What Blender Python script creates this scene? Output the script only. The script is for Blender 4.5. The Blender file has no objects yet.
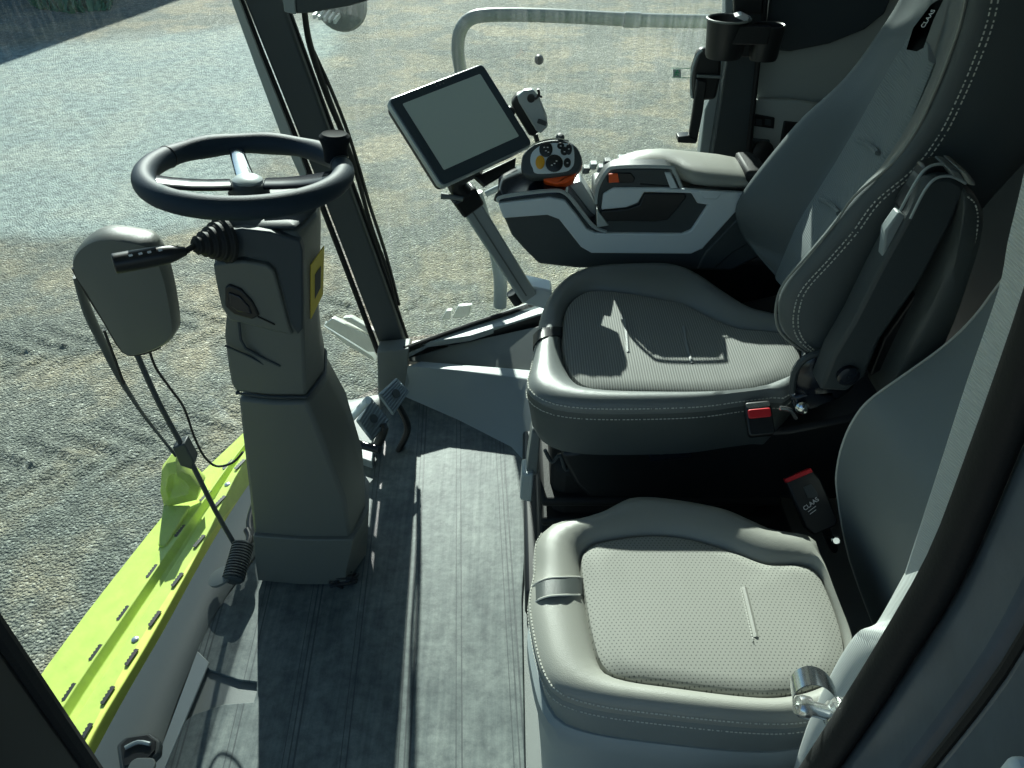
import bpy, math, random
from mathutils import Vector as V, Matrix
random.seed(7)
S = bpy.context.scene
COL = S.collection
# ---------------------------------------------------------------- camera model (used to measure the photograph)
F = 780.0; PITCH = math.radians(38); CP, SP = math.cos(PITCH), math.sin(PITCH); CAM = V((0, 0, 1.55))
def U(u, v, x=None, y=None, z=None):
    a = (u-512)/F; b = (384-v)/F
    d = V((a, CP+b*SP, -SP+b*CP))
    t = (x-CAM.x)/d.x if x is not None else (y-CAM.y)/d.y if y is not None else (z-CAM.z)/d.z
    return CAM + d*t
def UL(pts, **k): return [U(u, v, **k) for u, v in pts]
def crop(pts, ox, oy, s): return [(ox+x*s, oy+y*s) for x, y in pts]
# ---------------------------------------------------------------- materials
def nodes(name):
    m = bpy.data.materials.new(name); m.use_nodes = True
    nt = m.node_tree; b = nt.nodes['Principled BSDF']
    return m, nt, b
def lk(nt, a, b): nt.links.new(a, b)
def mat(name, col, rough=.5, metal=0, bump=0, scale=200, spec=.5, var=0, vscale=8, coat=0, kind='noise'):
    m, nt, b = nodes(name)
    b.inputs['Base Color'].default_value = (*col, 1); b.inputs['Roughness'].default_value = rough
    b.inputs['Metallic'].default_value = metal; b.inputs['Specular IOR Level'].default_value = spec
    b.inputs['Coat Weight'].default_value = coat
    tc = nt.nodes.new('ShaderNodeTexCoord')
    if var:
        n = nt.nodes.new('ShaderNodeTexNoise'); n.inputs['Scale'].default_value = vscale; n.inputs['Detail'].default_value = 6
        lk(nt, tc.outputs['Object'], n.inputs['Vector'])
        r = nt.nodes.new('ShaderNodeValToRGB')
        r.color_ramp.elements[0].position = .3; r.color_ramp.elements[1].position = .7
        r.color_ramp.elements[0].color = (*[c*(1-var) for c in col], 1); r.color_ramp.elements[1].color = (*[min(1, c*(1+var)) for c in col], 1)
        lk(nt, n.outputs['Fac'], r.inputs['Fac']); lk(nt, r.outputs['Color'], b.inputs['Base Color'])
    if bump:
        if kind == 'voronoi':
            n = nt.nodes.new('ShaderNodeTexVoronoi'); out = 'Distance'
        else:
            n = nt.nodes.new('ShaderNodeTexNoise'); out = 'Fac'; n.inputs['Detail'].default_value = 3
        n.inputs['Scale'].default_value = scale
        lk(nt, tc.outputs['Object'], n.inputs['Vector'])
        bp = nt.nodes.new('ShaderNodeBump'); bp.inputs['Strength'].default_value = bump; bp.inputs['Distance'].default_value = .002
        lk(nt, n.outputs[out], bp.inputs['Height']); lk(nt, bp.outputs['Normal'], b.inputs['Normal'])
    return m
def mathn(nt, op, a, b=None, c=None):
    n = nt.nodes.new('ShaderNodeMath'); n.operation = op
    for i, x in enumerate((a, b, c)):
        if x is None: continue
        if isinstance(x, (int, float)): n.inputs[i].default_value = x
        else: lk(nt, x, n.inputs[i])
    return n.outputs[0]
def dots_mat(name, col, dark, px, py, r, rough=.75, ribs=False):
    """fabric with punched dots (or fine ribs) laid out in the cloth's own plane"""
    m, nt, b = nodes(name); b.inputs['Roughness'].default_value = rough
    tc = nt.nodes.new('ShaderNodeTexCoord'); sx = nt.nodes.new('ShaderNodeSeparateXYZ'); lk(nt, tc.outputs['Object'], sx.inputs[0])
    X = sx.outputs['X']; Y = sx.outputs['Y']
    if ribs:
        w = mathn(nt, 'SINE', mathn(nt, 'MULTIPLY', X if ribs == 'x' else sx.outputs['Z'], 2*math.pi/px))
        fac = mathn(nt, 'MULTIPLY_ADD', w, .5, .5)
    else:
        row = mathn(nt, 'FLOOR', mathn(nt, 'DIVIDE', Y, py))
        off = mathn(nt, 'MULTIPLY', mathn(nt, 'MODULO', row, 2), .5)
        fx = mathn(nt, 'SUBTRACT', mathn(nt, 'FRACT', mathn(nt, 'ADD', mathn(nt, 'DIVIDE', X, px), off)), .5)
        fy = mathn(nt, 'SUBTRACT', mathn(nt, 'FRACT', mathn(nt, 'DIVIDE', Y, py)), .5)
        d = mathn(nt, 'SQRT', mathn(nt, 'ADD', mathn(nt, 'POWER', mathn(nt, 'ABSOLUTE', mathn(nt, 'MULTIPLY', fx, px)), 2), mathn(nt, 'POWER', mathn(nt, 'ABSOLUTE', mathn(nt, 'MULTIPLY', fy, py)), 2)))
        fac = mathn(nt, 'GREATER_THAN', d, r)
    mx = nt.nodes.new('ShaderNodeMix'); mx.data_type = 'RGBA'
    mx.inputs['A'].default_value = (*dark, 1); mx.inputs['B'].default_value = (*col, 1)
    lk(nt, fac, mx.inputs['Factor']); lk(nt, mx.outputs['Result'], b.inputs['Base Color'])
    bp = nt.nodes.new('ShaderNodeBump'); bp.inputs['Strength'].default_value = .6; bp.inputs['Distance'].default_value = .001
    lk(nt, fac, bp.inputs['Height']); lk(nt, bp.outputs['Normal'], b.inputs['Normal'])
    return m
def glass_mat(name, tint, refl=.05, dust=.04, streak=True):
    m = bpy.data.materials.new(name); m.use_nodes = True; nt = m.node_tree; nt.nodes.clear()
    o = nt.nodes.new('ShaderNodeOutputMaterial')
    tr = nt.nodes.new('ShaderNodeBsdfTransparent'); tr.inputs[0].default_value = (*tint, 1)
    gl = nt.nodes.new('ShaderNodeBsdfGlossy'); gl.inputs['Roughness'].default_value = .02; gl.inputs['Color'].default_value = (1, 1, 1, 1)
    lw = nt.nodes.new('ShaderNodeLayerWeight'); lw.inputs['Blend'].default_value = .12
    f = mathn(nt, 'MULTIPLY_ADD', lw.outputs['Fresnel'], .8, refl)
    m1 = nt.nodes.new('ShaderNodeMixShader'); lk(nt, f, m1.inputs[0]); lk(nt, tr.outputs[0], m1.inputs[1]); lk(nt, gl.outputs[0], m1.inputs[2])
    df = nt.nodes.new('ShaderNodeBsdfTranslucent'); df.inputs['Color'].default_value = (.62, .70, .70, 1)
    d2 = nt.nodes.new('ShaderNodeBsdfDiffuse'); d2.inputs['Color'].default_value = (.62, .70, .70, 1)
    ad = nt.nodes.new('ShaderNodeMixShader'); ad.inputs[0].default_value = .5; lk(nt, df.outputs[0], ad.inputs[1]); lk(nt, d2.outputs[0], ad.inputs[2])
    tc = nt.nodes.new('ShaderNodeTexCoord'); mp = nt.nodes.new('ShaderNodeMapping'); mp.inputs['Scale'].default_value = (60, 60, 2.5)
    lk(nt, tc.outputs['Object'], mp.inputs[0])
    n = nt.nodes.new('ShaderNodeTexNoise'); n.inputs['Scale'].default_value = 2; n.inputs['Detail'].default_value = 5; lk(nt, mp.outputs[0], n.inputs['Vector'])
    v = nt.nodes.new('ShaderNodeTexNoise'); v.inputs['Scale'].default_value = 3; v.inputs['Detail'].default_value = 3; lk(nt, tc.outputs['Object'], v.inputs['Vector'])
    p = mathn(nt, 'POWER', n.outputs['Fac'], 3.0)
    q = mathn(nt, 'MULTIPLY', mathn(nt, 'MULTIPLY', p, v.outputs['Fac']), dust*12)
    m2 = nt.nodes.new('ShaderNodeMixShader'); lk(nt, mathn(nt, 'MINIMUM', q, .5), m2.inputs[0]); lk(nt, m1.outputs[0], m2.inputs[1]); lk(nt, ad.outputs[0], m2.inputs[2])
    lk(nt, m2.outputs[0], o.inputs[0])
    return m
M = {}
M['gravel'] = None
M['mat'] = mat('ribbed rubber floor mat', (.20, .235, .245), .42, bump=.6, scale=120, var=.18, vscale=6)
M['trim'] = mat('warm grey moulded plastic', (.17, .19, .185), .5, bump=.25, scale=900)
M['trimlight'] = mat('light grey moulded plastic', (.29, .33, .335), .45, bump=.2, scale=900)
M['trimdark'] = mat('charcoal moulded plastic', (.050, .062, .066), .5, bump=.25, scale=900)
M['column'] = mat('olive grey column plastic', (.125, .135, .122), .42, bump=.3, scale=1200)
M['columntop'] = mat('dark slate plastic', (.045, .058, .068), .5, bump=.2, scale=1200, spec=.3)
M['black'] = mat('black plastic', (.012, .014, .016), .4)
M['rubber'] = mat('black rubber', (.014, .015, .016), .6, bump=.2, scale=300, spec=.3)
M['matte'] = mat('matte black plastic', (.010, .013, .017), .7, spec=.08)
M['blackgloss'] = mat('glossy black', (.012, .016, .025), .18)
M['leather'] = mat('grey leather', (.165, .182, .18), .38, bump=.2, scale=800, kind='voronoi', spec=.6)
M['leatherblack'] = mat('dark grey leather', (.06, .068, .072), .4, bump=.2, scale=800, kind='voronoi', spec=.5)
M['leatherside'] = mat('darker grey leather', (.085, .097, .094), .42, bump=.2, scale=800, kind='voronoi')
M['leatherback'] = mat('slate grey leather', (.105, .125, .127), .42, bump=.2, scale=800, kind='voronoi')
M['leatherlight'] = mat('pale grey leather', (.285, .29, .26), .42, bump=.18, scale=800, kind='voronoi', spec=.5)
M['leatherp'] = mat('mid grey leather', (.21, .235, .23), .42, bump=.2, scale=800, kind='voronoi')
M['fabricP'] = dots_mat('perforated grey seat cloth', (.28, .285, .255), (.10, .105, .095), .0068, .0052, .0011)
M['fabricD'] = dots_mat('ribbed dark seat cloth', (.27, .28, .26), (.14, .15, .145), .005, 0, 0, ribs='x')
M['fabricB'] = dots_mat('fine striped seat back cloth', (.175, .205, .21), (.15, .178, .183), .004, 0, 0, ribs='z')
M['thread'] = mat('pale stitching thread', (.62, .62, .56), .8)
M['white'] = mat('white grey panel', (.66, .73, .76), .38)
M['alu'] = mat('silver painted metal', (.42, .47, .47), .35, metal=.15)
M['chrome'] = mat('chrome', (.8, .82, .82), .12, metal=1)
M['zinc'] = mat('zinc plated steel', (.75, .77, .75), .22, metal=.9, bump=.1, scale=80)
M['green'] = mat('lime green paint', (.47, .60, .12), .38, var=.10, vscale=25)
M['orange'] = mat('orange plastic', (.85, .10, .01), .4)
M['amber'] = mat('amber button', (.80, .38, .02), .4)
M['red'] = mat('red plastic', (.75, .02, .03), .4)
M['yellow'] = mat('yellow label', (.75, .58, .08), .5)
M['label'] = mat('white print', (.8, .8, .8), .6)
M['greenlabel'] = mat('green sign print', (.04, .35, .17), .5)
M['screen'] = mat('reflection-toned display glass', (.52, .60, .55), .3, spec=.8)  # reflection on the display is put into the pale base colour
M['bezel'] = mat('display bezel', (.025, .045, .062), .28)
M['belt'] = dots_mat('woven belt webbing', (.66, .69, .67), (.55, .58, .56), .003, 0, 0, rough=.7, ribs='z')
M['darkblue'] = mat('slate painted door frame', (.065, .088, .115), .38, bump=.15, scale=60, var=.15, vscale=20)
M['roof'] = mat('roof lining', (.55, .58, .57), .8)
M['glass'] = glass_mat('side window glass', (.75, .865, .83), refl=.02, dust=.045)
M['glassfront'] = glass_mat('windscreen glass', (.77, .88, .86), refl=.03, dust=.022)
M['panelgrey'] = mat('grey cab side panel', (.42, .46, .44), .6)
M['rail'] = mat('grey painted handrail', (.22, .25, .24), .4)
M['steel'] = mat('pale steel step', (.62, .64, .60), .35, metal=.3)
M['wall'] = mat('grey of added shadow building', (.25, .28, .30), .6)
# ---------------------------------------------------------------- mesh helpers
def wloc(o):
    p = V((0, 0, 0))
    while o is not None: p = p + o.location; o = o.parent
    return p
def mesh(name, vs, fs, m, parent=None, smooth=True, bevel=0, bseg=2, sub=0, origin=None, label=None, wn=False, loc=None):
    vs = [V(v) for v in vs]
    if parent is not None and loc is None: base = wloc(parent)
    elif loc is not None: base = V(loc)
    else:
        base = V((sum(v.x for v in vs)/len(vs), sum(v.y for v in vs)/len(vs), min(v.z for v in vs)))
    me = bpy.data.meshes.new(name); me.from_pydata([tuple(v-base) for v in vs], [], fs); me.materials.append(m); me.update()
    import bmesh
    bm = bmesh.new(); bm.from_mesh(me); bmesh.ops.recalc_face_normals(bm, faces=bm.faces); bm.to_mesh(me); bm.free()
    for p in me.polygons: p.use_smooth = smooth
    o = bpy.data.objects.new(name, me); COL.objects.link(o)
    if parent is not None:
        o.parent = parent; o.location = base - wloc(parent)
    else: o.location = base
    if bevel:
        b = o.modifiers.new('b', 'BEVEL'); b.width = bevel; b.segments = bseg; b.limit_method = 'ANGLE'; b.angle_limit = math.radians(35); b.harden_normals = False
    if sub:
        s = o.modifiers.new('s', 'SUBSURF'); s.levels = sub; s.render_levels = sub
    if smooth and not sub and hasattr(me, 'set_sharp_from_angle') : me.set_sharp_from_angle(angle=math.radians(42))
    if label: o['label'] = label
    return o
def root(name, label, cat, loc, group=None):
    o = bpy.data.objects.new(name, None); COL.objects.link(o); o.location = loc; o.empty_display_size = .05
    o['label'] = label; o['category'] = cat
    if group: o['group'] = group
    return o
def tag(o, label, cat, group=None):
    o['label'] = label; o['category'] = cat
    if group: o['group'] = group
    return o
def struct(o): o['kind'] = 'structure'; return o
def g_prism(pts, ext):
    n = len(pts); ext = V(ext); vs = [V(p) for p in pts] + [V(p)+ext for p in pts]
    fs = [list(range(n)), list(range(2*n-1, n-1, -1))] + [[i, (i+1) % n, n+(i+1) % n, n+i] for i in range(n)]
    return vs, fs
def prism(name, pts, ext, m, parent=None, bevel=0, **k):
    vs, fs = g_prism(pts, ext); return mesh(name, vs, fs, m, parent, bevel=bevel, **k)
def g_loft(rings, closed=True, caps=True):
    n = len(rings[0]); vs = [V(p) for r in rings for p in r]; fs = []
    for k in range(len(rings)-1):
        for i in range(n if closed else n-1):
            j = (i+1) % n; fs.append([k*n+i, k*n+j, (k+1)*n+j, (k+1)*n+i])
    if caps and closed: fs.append(list(range(n))[::-1]); fs.append([(len(rings)-1)*n+i for i in range(n)])
    return vs, fs
def loft(name, rings, m, parent=None, closed=True, caps=True, **k):
    vs, fs = g_loft(rings, closed, caps); return mesh(name, vs, fs, m, parent, **k)
def join(parts):
    vs = []; fs = []
    for v, f in parts:
        o = len(vs); vs += list(v); fs += [[i+o for i in q] for q in f]
    return vs, fs
def cat(pts, n=6, closed=False):
    pts = [V(p) for p in pts]; out = []; L = len(pts)
    for i in range(L if closed else L-1):
        if closed: a, b, c, d = pts[i-1], pts[i], pts[(i+1) % L], pts[(i+2) % L]
        else: a, b, c, d = pts[max(i-1, 0)], pts[i], pts[i+1], pts[min(i+2, L-1)]
        for k in range(n):
            t = k/n
            out.append(.5*((2*b)+(c-a)*t+(2*a-5*b+4*c-d)*t*t+(3*b-a-3*c+d)*t**3))
    if not closed: out.append(pts[-1])
    return out
def g_tube(pts, r, seg=12, closed=False, flat=1.0, up=None):
    pts = [V(p) for p in pts]; n = len(pts); rs = r if isinstance(r, (list, tuple)) else [r]*n
    rings = []; prev = None
    for i in range(n):
        a = pts[i-1] if (i or closed) else pts[i]; b = pts[(i+1) % n] if (i < n-1 or closed) else pts[i]
        t = (b-a).normalized()
        if prev is None:
            w = V(up) if up else (V((0, 0, 1)) if abs(t.z) < .9 else V((1, 0, 0)))
            prev = (w - t*w.dot(t)).normalized()
        else: prev = (prev - t*prev.dot(t)).normalized()
        s = t.cross(prev)
        rings.append([pts[i]+prev*(math.cos(q)*rs[i]*flat)+s*(math.sin(q)*rs[i]) for q in [2*math.pi*k/seg for k in range(seg)]])
    if closed: rings.append(rings[0])
    return g_loft(rings, True, not closed)
def tube(name, pts, r, m, parent=None, seg=12, n=1, closed=False, flat=1.0, up=None, **k):
    if n > 1:
        if isinstance(r, (list, tuple)):
            rr = cat([V((x, 0, 0)) for x in r], n, closed); r = [q.x for q in rr]
        pts = cat(pts, n, closed)
    vs, fs = g_tube(pts, r, seg, closed, flat, up); return mesh(name, vs, fs, m, parent, **k)
def frame(n, up=(0, 0, 1)):
    n = V(n).normalized(); r = V(up).cross(n)
    if r.length < 1e-4: r = V((1, 0, 0))
    r.normalize(); return r, n.cross(r), n          # right, up, normal
def g_box(c, sx, sy, sz, ax=None):
    r, u, n = ax if ax else (V((1, 0, 0)), V((0, 1, 0)), V((0, 0, 1))); c = V(c)
    vs = [c+r*(sx*i/2)+u*(sy*j/2)+n*(sz*k/2) for i in (-1, 1) for j in (-1, 1) for k in (-1, 1)]
    return vs, [[0, 1, 3, 2], [4, 6, 7, 5], [0, 4, 5, 1], [2, 3, 7, 6], [0, 2, 6, 4], [1, 5, 7, 3]]
def box(name, c, s, m, parent=None, ax=None, bevel=.003, **k):
    vs, fs = g_box(c, s[0], s[1], s[2], ax); return mesh(name, vs, fs, m, parent, bevel=bevel, **k)
def g_lathe(c, axis, prof, seg=28, up=(0, 0, 1), sx=1, sy=1):
    r, u, n = frame(axis, up); c = V(c)
    rings = [[c+n*h+r*(math.cos(q)*rad*sx)+u*(math.sin(q)*rad*sy) for q in [2*math.pi*k/seg for k in range(seg)]] for rad, h in prof]
    return g_loft(rings)
def lathe(name, c, axis, prof, m, parent=None, seg=28, up=(0, 0, 1), sx=1, sy=1, **k):
    vs, fs = g_lathe(c, axis, prof, seg, up, sx, sy); return mesh(name, vs, fs, m, parent, **k)
def rr(w, h, r, n=5):
    out = []
    for cx, cy, a0 in ((w/2-r, h/2-r, 0), (-w/2+r, h/2-r, 90), (-w/2+r, -h/2+r, 180), (w/2-r, -h/2+r, 270)):
        for k in range(n+1):
            a = math.radians(a0+90*k/n); out.append((cx+r*math.cos(a), cy+r*math.sin(a)))
    return out
def plate(name, c, ax, w, h, r, t, m, parent=None, bevel=0, **k):
    R, Uu, N = ax; c = V(c); return prism(name, [c+R*x+Uu*y for x, y in rr(w, h, r)], N*t, m, parent, bevel=bevel, **k)
def stitches(name, pts, parent, step=.0065, r=.0009, m=None, L=.62):
    pts = [V(p) for p in pts]; parts = []; acc = 0
    for a, b in zip(pts, pts[1:]):
        d = (b-a); l = d.length
        if l < 1e-6: continue
        t = d/l; s = (-acc) % step
        while s < l:
            p0 = a+t*s; p1 = a+t*min(s+step*L, l+.001)
            if (p1-p0).length > .001: parts.append(g_tube([p0, p1], r, 4))
            s += step
        acc += l
    vs, fs = join(parts); return mesh(name, vs, fs, m or M['thread'], parent)
def text(name, s, c, ax, h, m, parent):
    cu = bpy.data.curves.new(name, 'FONT'); cu.body = s; cu.size = h; cu.extrude = .0002; cu.align_x = 'CENTER'; cu.align_y = 'CENTER'; cu.offset = h*.012
    o = bpy.data.objects.new('t', cu); COL.objects.link(o)
    dg = bpy.context.evaluated_depsgraph_get(); me = bpy.data.meshes.new_from_object(o.evaluated_get(dg))
    bpy.data.objects.remove(o); R, Uu, N = ax
    vs = [V(c)+R*v.co.x+Uu*v.co.y+N*v.co.z for v in me.vertices]; fs = [list(p.vertices) for p in me.polygons]
    return mesh(name, vs, fs, m, parent, smooth=False)
def polar(pts, c, n):
    """resample closed outline by angle about c -> n points"""
    pts = cat(pts, 6, True); out = []
    for k in range(n):
        a = 2*math.pi*k/n; d = V((math.cos(a), math.sin(a))); best = None
        for i in range(len(pts)):
            p, q = pts[i-1], pts[i]; e = V((q.x-p.x, q.y-p.y)); w = V((p.x-c.x, p.y-c.y))
            den = d.x*e.y-d.y*e.x
            if abs(den) < 1e-9: continue
            t = (w.x*e.y-w.y*e.x)/den; s = (w.x*d.y-w.y*d.x)/den
            if t > 0 and -1e-6 <= s <= 1+1e-6 and (best is None or t > best): best = t
        out.append(V((c.x+d.x*best, c.y+d.y*best, pts[0].z)))
    return out
# ================================================================ GROUND
def gravel_mat():
    m, nt, b = nodes('sunlit gravel'); tc = nt.nodes.new('ShaderNodeTexCoord'); P = tc.outputs['Object']
    b.inputs['Roughness'].default_value = .85
    def noise(s, d=4, r=.6):
        n = nt.nodes.new('ShaderNodeTexNoise'); n.inputs['Scale'].default_value = s; n.inputs['Detail'].default_value = d; n.inputs['Roughness'].default_value = r
        lk(nt, P, n.inputs['Vector']); return n.outputs['Fac']
    def ramp(fac, stops):
        r = nt.nodes.new('ShaderNodeValToRGB'); e = r.color_ramp.elements
        while len(e) < len(stops): e.new(.5)
        for q, (p, c) in zip(e, stops): q.position = p; q.color = (*c, 1)
        lk(nt, fac, r.inputs['Fac']); return r.outputs['Color']
    def mix(f, a, c, mode='MIX'):
        x = nt.nodes.new('ShaderNodeMix'); x.data_type = 'RGBA'; x.blend_type = mode
        if isinstance(f, float): x.inputs['Factor'].default_value = f
        else: lk(nt, f, x.inputs['Factor'])
        lk(nt, a, x.inputs['A']); lk(nt, c, x.inputs['B']); return x.outputs['Result']
    vo = nt.nodes.new('ShaderNodeTexVoronoi'); vo.inputs['Scale'].default_value = 62; lk(nt, P, vo.inputs['Vector'])
    sep = nt.nodes.new('ShaderNodeSeparateXYZ'); lk(nt, vo.outputs['Color'], sep.inputs[0])
    stones = ramp(sep.outputs['X'], [(0, (.09, .10, .088)), (.4, (.20, .21, .185)), (.85, (.33, .33, .295)), (1, (.75, .75, .70))])
    sand = ramp(noise(1.1, 6), [(.46, (.21, .228, .20)), (.58, (.46, .385, .26))])
    base = mix(.55, stones, sand)
    fine = ramp(noise(90, 3, .8), [(.35, (.55, .56, .55)), (.65, (1.25, 1.25, 1.25))])
    c = mix(.8, base, fine, 'MULTIPLY')
    big = ramp(noise(.45, 3), [(.38, (.70, .76, .74)), (.62, (1.22, 1.19, 1.12))])
    c = mix(.8, c, big, 'MULTIPLY')
    # sky reflection in the windscreen, painted as a paler patch of ground
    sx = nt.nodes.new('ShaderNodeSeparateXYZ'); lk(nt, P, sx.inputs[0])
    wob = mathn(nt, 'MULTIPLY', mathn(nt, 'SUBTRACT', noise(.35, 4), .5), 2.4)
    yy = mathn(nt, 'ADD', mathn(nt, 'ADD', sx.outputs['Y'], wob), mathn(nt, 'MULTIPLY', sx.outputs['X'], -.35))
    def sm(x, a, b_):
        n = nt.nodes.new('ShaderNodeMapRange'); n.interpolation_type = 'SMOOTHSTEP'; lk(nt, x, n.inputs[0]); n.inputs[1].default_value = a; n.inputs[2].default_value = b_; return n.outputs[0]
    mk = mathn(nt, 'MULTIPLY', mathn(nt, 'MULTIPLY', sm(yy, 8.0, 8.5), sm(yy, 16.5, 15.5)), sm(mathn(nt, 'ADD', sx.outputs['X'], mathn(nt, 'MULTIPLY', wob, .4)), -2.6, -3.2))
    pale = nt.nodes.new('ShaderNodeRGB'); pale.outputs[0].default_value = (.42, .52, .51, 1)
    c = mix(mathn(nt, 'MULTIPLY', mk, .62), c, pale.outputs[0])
    mid = ramp(noise(9, 6, .75), [(.38, (.55, .58, .57)), (.62, (1.42, 1.40, 1.34))])
    c = mix(.75, c, mid, 'MULTIPLY')
    lk(nt, c, b.inputs['Base Color'])
    bp = nt.nodes.new('ShaderNodeBump'); bp.inputs['Strength'].default_value = .9; bp.inputs['Distance'].default_value = .03
    h = mathn(nt, 'ADD', mathn(nt, 'MULTIPLY', vo.outputs['Distance'], -1.2), mathn(nt, 'MULTIPLY', noise(14, 7, .8), 1.6))
    lk(nt, h, bp.inputs['Height']); lk(nt, bp.outputs['Normal'], b.inputs['Normal'])
    return m
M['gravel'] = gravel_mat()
GZ = -1.9
def ground():
    # tractor tread track: runs diagonally, seen at the left of the picture
    T0 = U(-30, 470, z=GZ); T1 = U(190, 430, z=GZ); d = (T1-T0).normalized(); nrm = V((-d.y, d.x, 0))
    def h(x, y):
        z = .012*math.sin(x*1.7+1)*math.cos(y*1.3)+.006*math.sin(x*5.1+y*3.3)
        for off in (-.1, 1.25):
            q = V((x, y, 0))-T0; q.z = 0; s = q.dot(d); w = q.dot(nrm)-off-.04*math.sin(s*.8)
            if abs(w) < .36:
                env = 1-(abs(w)/.36)**4
                ph = (s*(1) + abs(w+.0)*1.1*(1 if w > 0 else 1))/.24 + (.5 if w > 0 else 0)
                z += env*(-.02+.028*max(0, math.sin(ph*2*math.pi))*(1 if abs(w) > .03 else .3))
        return z
    def lin(a, b, s): n = max(1, round((b-a)/s)); return [a+(b-a)*i/n for i in range(n+1)]
    xs = lin(-60, -12, 6)[:-1]+lin(-12, -5.4, .5)[:-1]+lin(-5.4, -.6, .035)[:-1]+lin(-.6, 3, .2)[:-1]+lin(3, 40, 4)
    ys = lin(-15, 2.2, 2)[:-1]+lin(2.2, 5.6, .035)[:-1]+lin(5.6, 12, .4)[:-1]+lin(12, 60, 5)
    vs = [(x, y, GZ+h(x, y)) for y in ys for x in xs]; nx = len(xs)
    fs = [[j*nx+i, j*nx+i+1, (j+1)*nx+i+1, (j+1)*nx+i] for j in range(len(ys)-1) for i in range(nx-1)]
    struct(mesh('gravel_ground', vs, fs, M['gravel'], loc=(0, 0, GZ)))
ground()
# ================================================================ CAB SHELL
# floor mat
fl = [(152, 775), (166, 747), (181, 725), (195, 715), (225, 705), (254, 703), (257, 693), (257, 683), (239, 681), (210, 671), (199, 659), (198, 649), (212, 622), (225, 600), (244, 575), (300, 500), (352, 436), (395, 395), (404, 389), (440, 402), (480, 420), (515, 440), (530, 462), (527, 520), (522, 600), (525, 775)]
flp = UL(fl, z=0); flp += [V((.02, -.1, 0)), V((-.62, -.1, 0))]
def mat_floor_mat():
    m, nt, b = nodes('grooved rubber floor'); tc = nt.nodes.new('ShaderNodeTexCoord')
    sx = nt.nodes.new('ShaderNodeSeparateXYZ'); lk(nt, tc.outputs['Object'], sx.inputs[0])
    n = nt.nodes.new('ShaderNodeTexNoise'); n.inputs['Scale'].default_value = 5; n.inputs['Detail'].default_value = 7; lk(nt, tc.outputs['Object'], n.inputs['Vector'])
    st = nt.nodes.new('ShaderNodeTexNoise'); st.inputs['Scale'].default_value = 1; st.inputs['Detail'].default_value = 6
    mp = nt.nodes.new('ShaderNodeMapping'); mp.inputs['Scale'].default_value = (90, 3, 1); lk(nt, tc.outputs['Object'], mp.inputs[0]); lk(nt, mp.outputs[0], st.inputs['Vector'])
    r = nt.nodes.new('ShaderNodeValToRGB'); e = r.color_ramp.elements; e[0].position = .3; e[0].color = (.060, .080, .086, 1); e[1].position = .7; e[1].color = (.185, .212, .205, 1)
    lk(nt, mathn(nt, 'ADD', mathn(nt, 'MULTIPLY', n.outputs['Fac'], .6), mathn(nt, 'MULTIPLY', st.outputs['Fac'], .4)), r.inputs['Fac'])
    sc2 = nt.nodes.new('ShaderNodeTexNoise'); sc2.inputs['Scale'].default_value = 28; sc2.inputs['Detail'].default_value = 8; sc2.inputs['Roughness'].default_value = .75; lk(nt, tc.outputs['Object'], sc2.inputs['Vector'])
    r2 = nt.nodes.new('ShaderNodeValToRGB'); e2 = r2.color_ramp.elements; e2[0].position = .36; e2[0].color = (.62, .64, .66, 1); e2[1].position = .64; e2[1].color = (1.35, 1.33, 1.28, 1); lk(nt, sc2.outputs['Fac'], r2.inputs['Fac'])
    mu = nt.nodes.new('ShaderNodeMix'); mu.data_type = 'RGBA'; mu.blend_type = 'MULTIPLY'; mu.inputs['Factor'].default_value = .9; lk(nt, r.outputs['Color'], mu.inputs['A']); lk(nt, r2.outputs['Color'], mu.inputs['B'])
    # grooves: thin lines running across the cab, in pairs
    xr = mathn(nt, 'ADD', sx.outputs['X'], mathn(nt, 'MULTIPLY', sx.outputs['Y'], .055))
    def line(per, ofs, w):
        fr = mathn(nt, 'FRACT', mathn(nt, 'DIVIDE', mathn(nt, 'ADD', xr, ofs), per))
        return mathn(nt, 'LESS_THAN', mathn(nt, 'ABSOLUTE', mathn(nt, 'SUBTRACT', fr, .5)), w/per/2)
    g = mathn(nt, 'MAXIMUM', line(.115, 0, .003), mathn(nt, 'MAXIMUM', line(.115, .012, .002), line(.23, .047, .004)))
    mx = nt.nodes.new('ShaderNodeMix'); mx.data_type = 'RGBA'; lk(nt, mathn(nt, 'MULTIPLY', g, .8), mx.inputs['Factor']); lk(nt, mu.outputs['Result'], mx.inputs['A']); mx.inputs['B'].default_value = (.05, .06, .065, 1)
    lk(nt, mx.outputs['Result'], b.inputs['Base Color'])
    b.inputs['Roughness'].default_value = .5; b.inputs['Specular IOR Level'].default_value = .3
    n2 = nt.nodes.new('ShaderNodeTexNoise'); n2.inputs['Scale'].default_value = 70; n2.inputs['Detail'].default_value = 5; lk(nt, tc.outputs['Object'], n2.inputs['Vector'])
    bp = nt.nodes.new('ShaderNodeBump'); bp.inputs['Strength'].default_value = .4; bp.inputs['Distance'].default_value = .002
    h = mathn(nt, 'SUBTRACT', mathn(nt, 'ADD', mathn(nt, 'MULTIPLY', n2.outputs['Fac'], .6), mathn(nt, 'MULTIPLY', st.outputs['Fac'], .8)), g)
    lk(nt, h, bp.inputs['Height']); lk(nt, bp.outputs['Normal'], b.inputs['Normal'])
    return m
M['floormat'] = mat_floor_mat()
mt = prism('floor_mat', [V((p.x, p.y, .004)) for p in flp], (0, 0, -.008), M['floormat'], bevel=.002, loc=(0, 0, 0))
tag(mt, 'grooved grey rubber floor mat, scuffed, torn at its front corner', 'floor mat')
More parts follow.
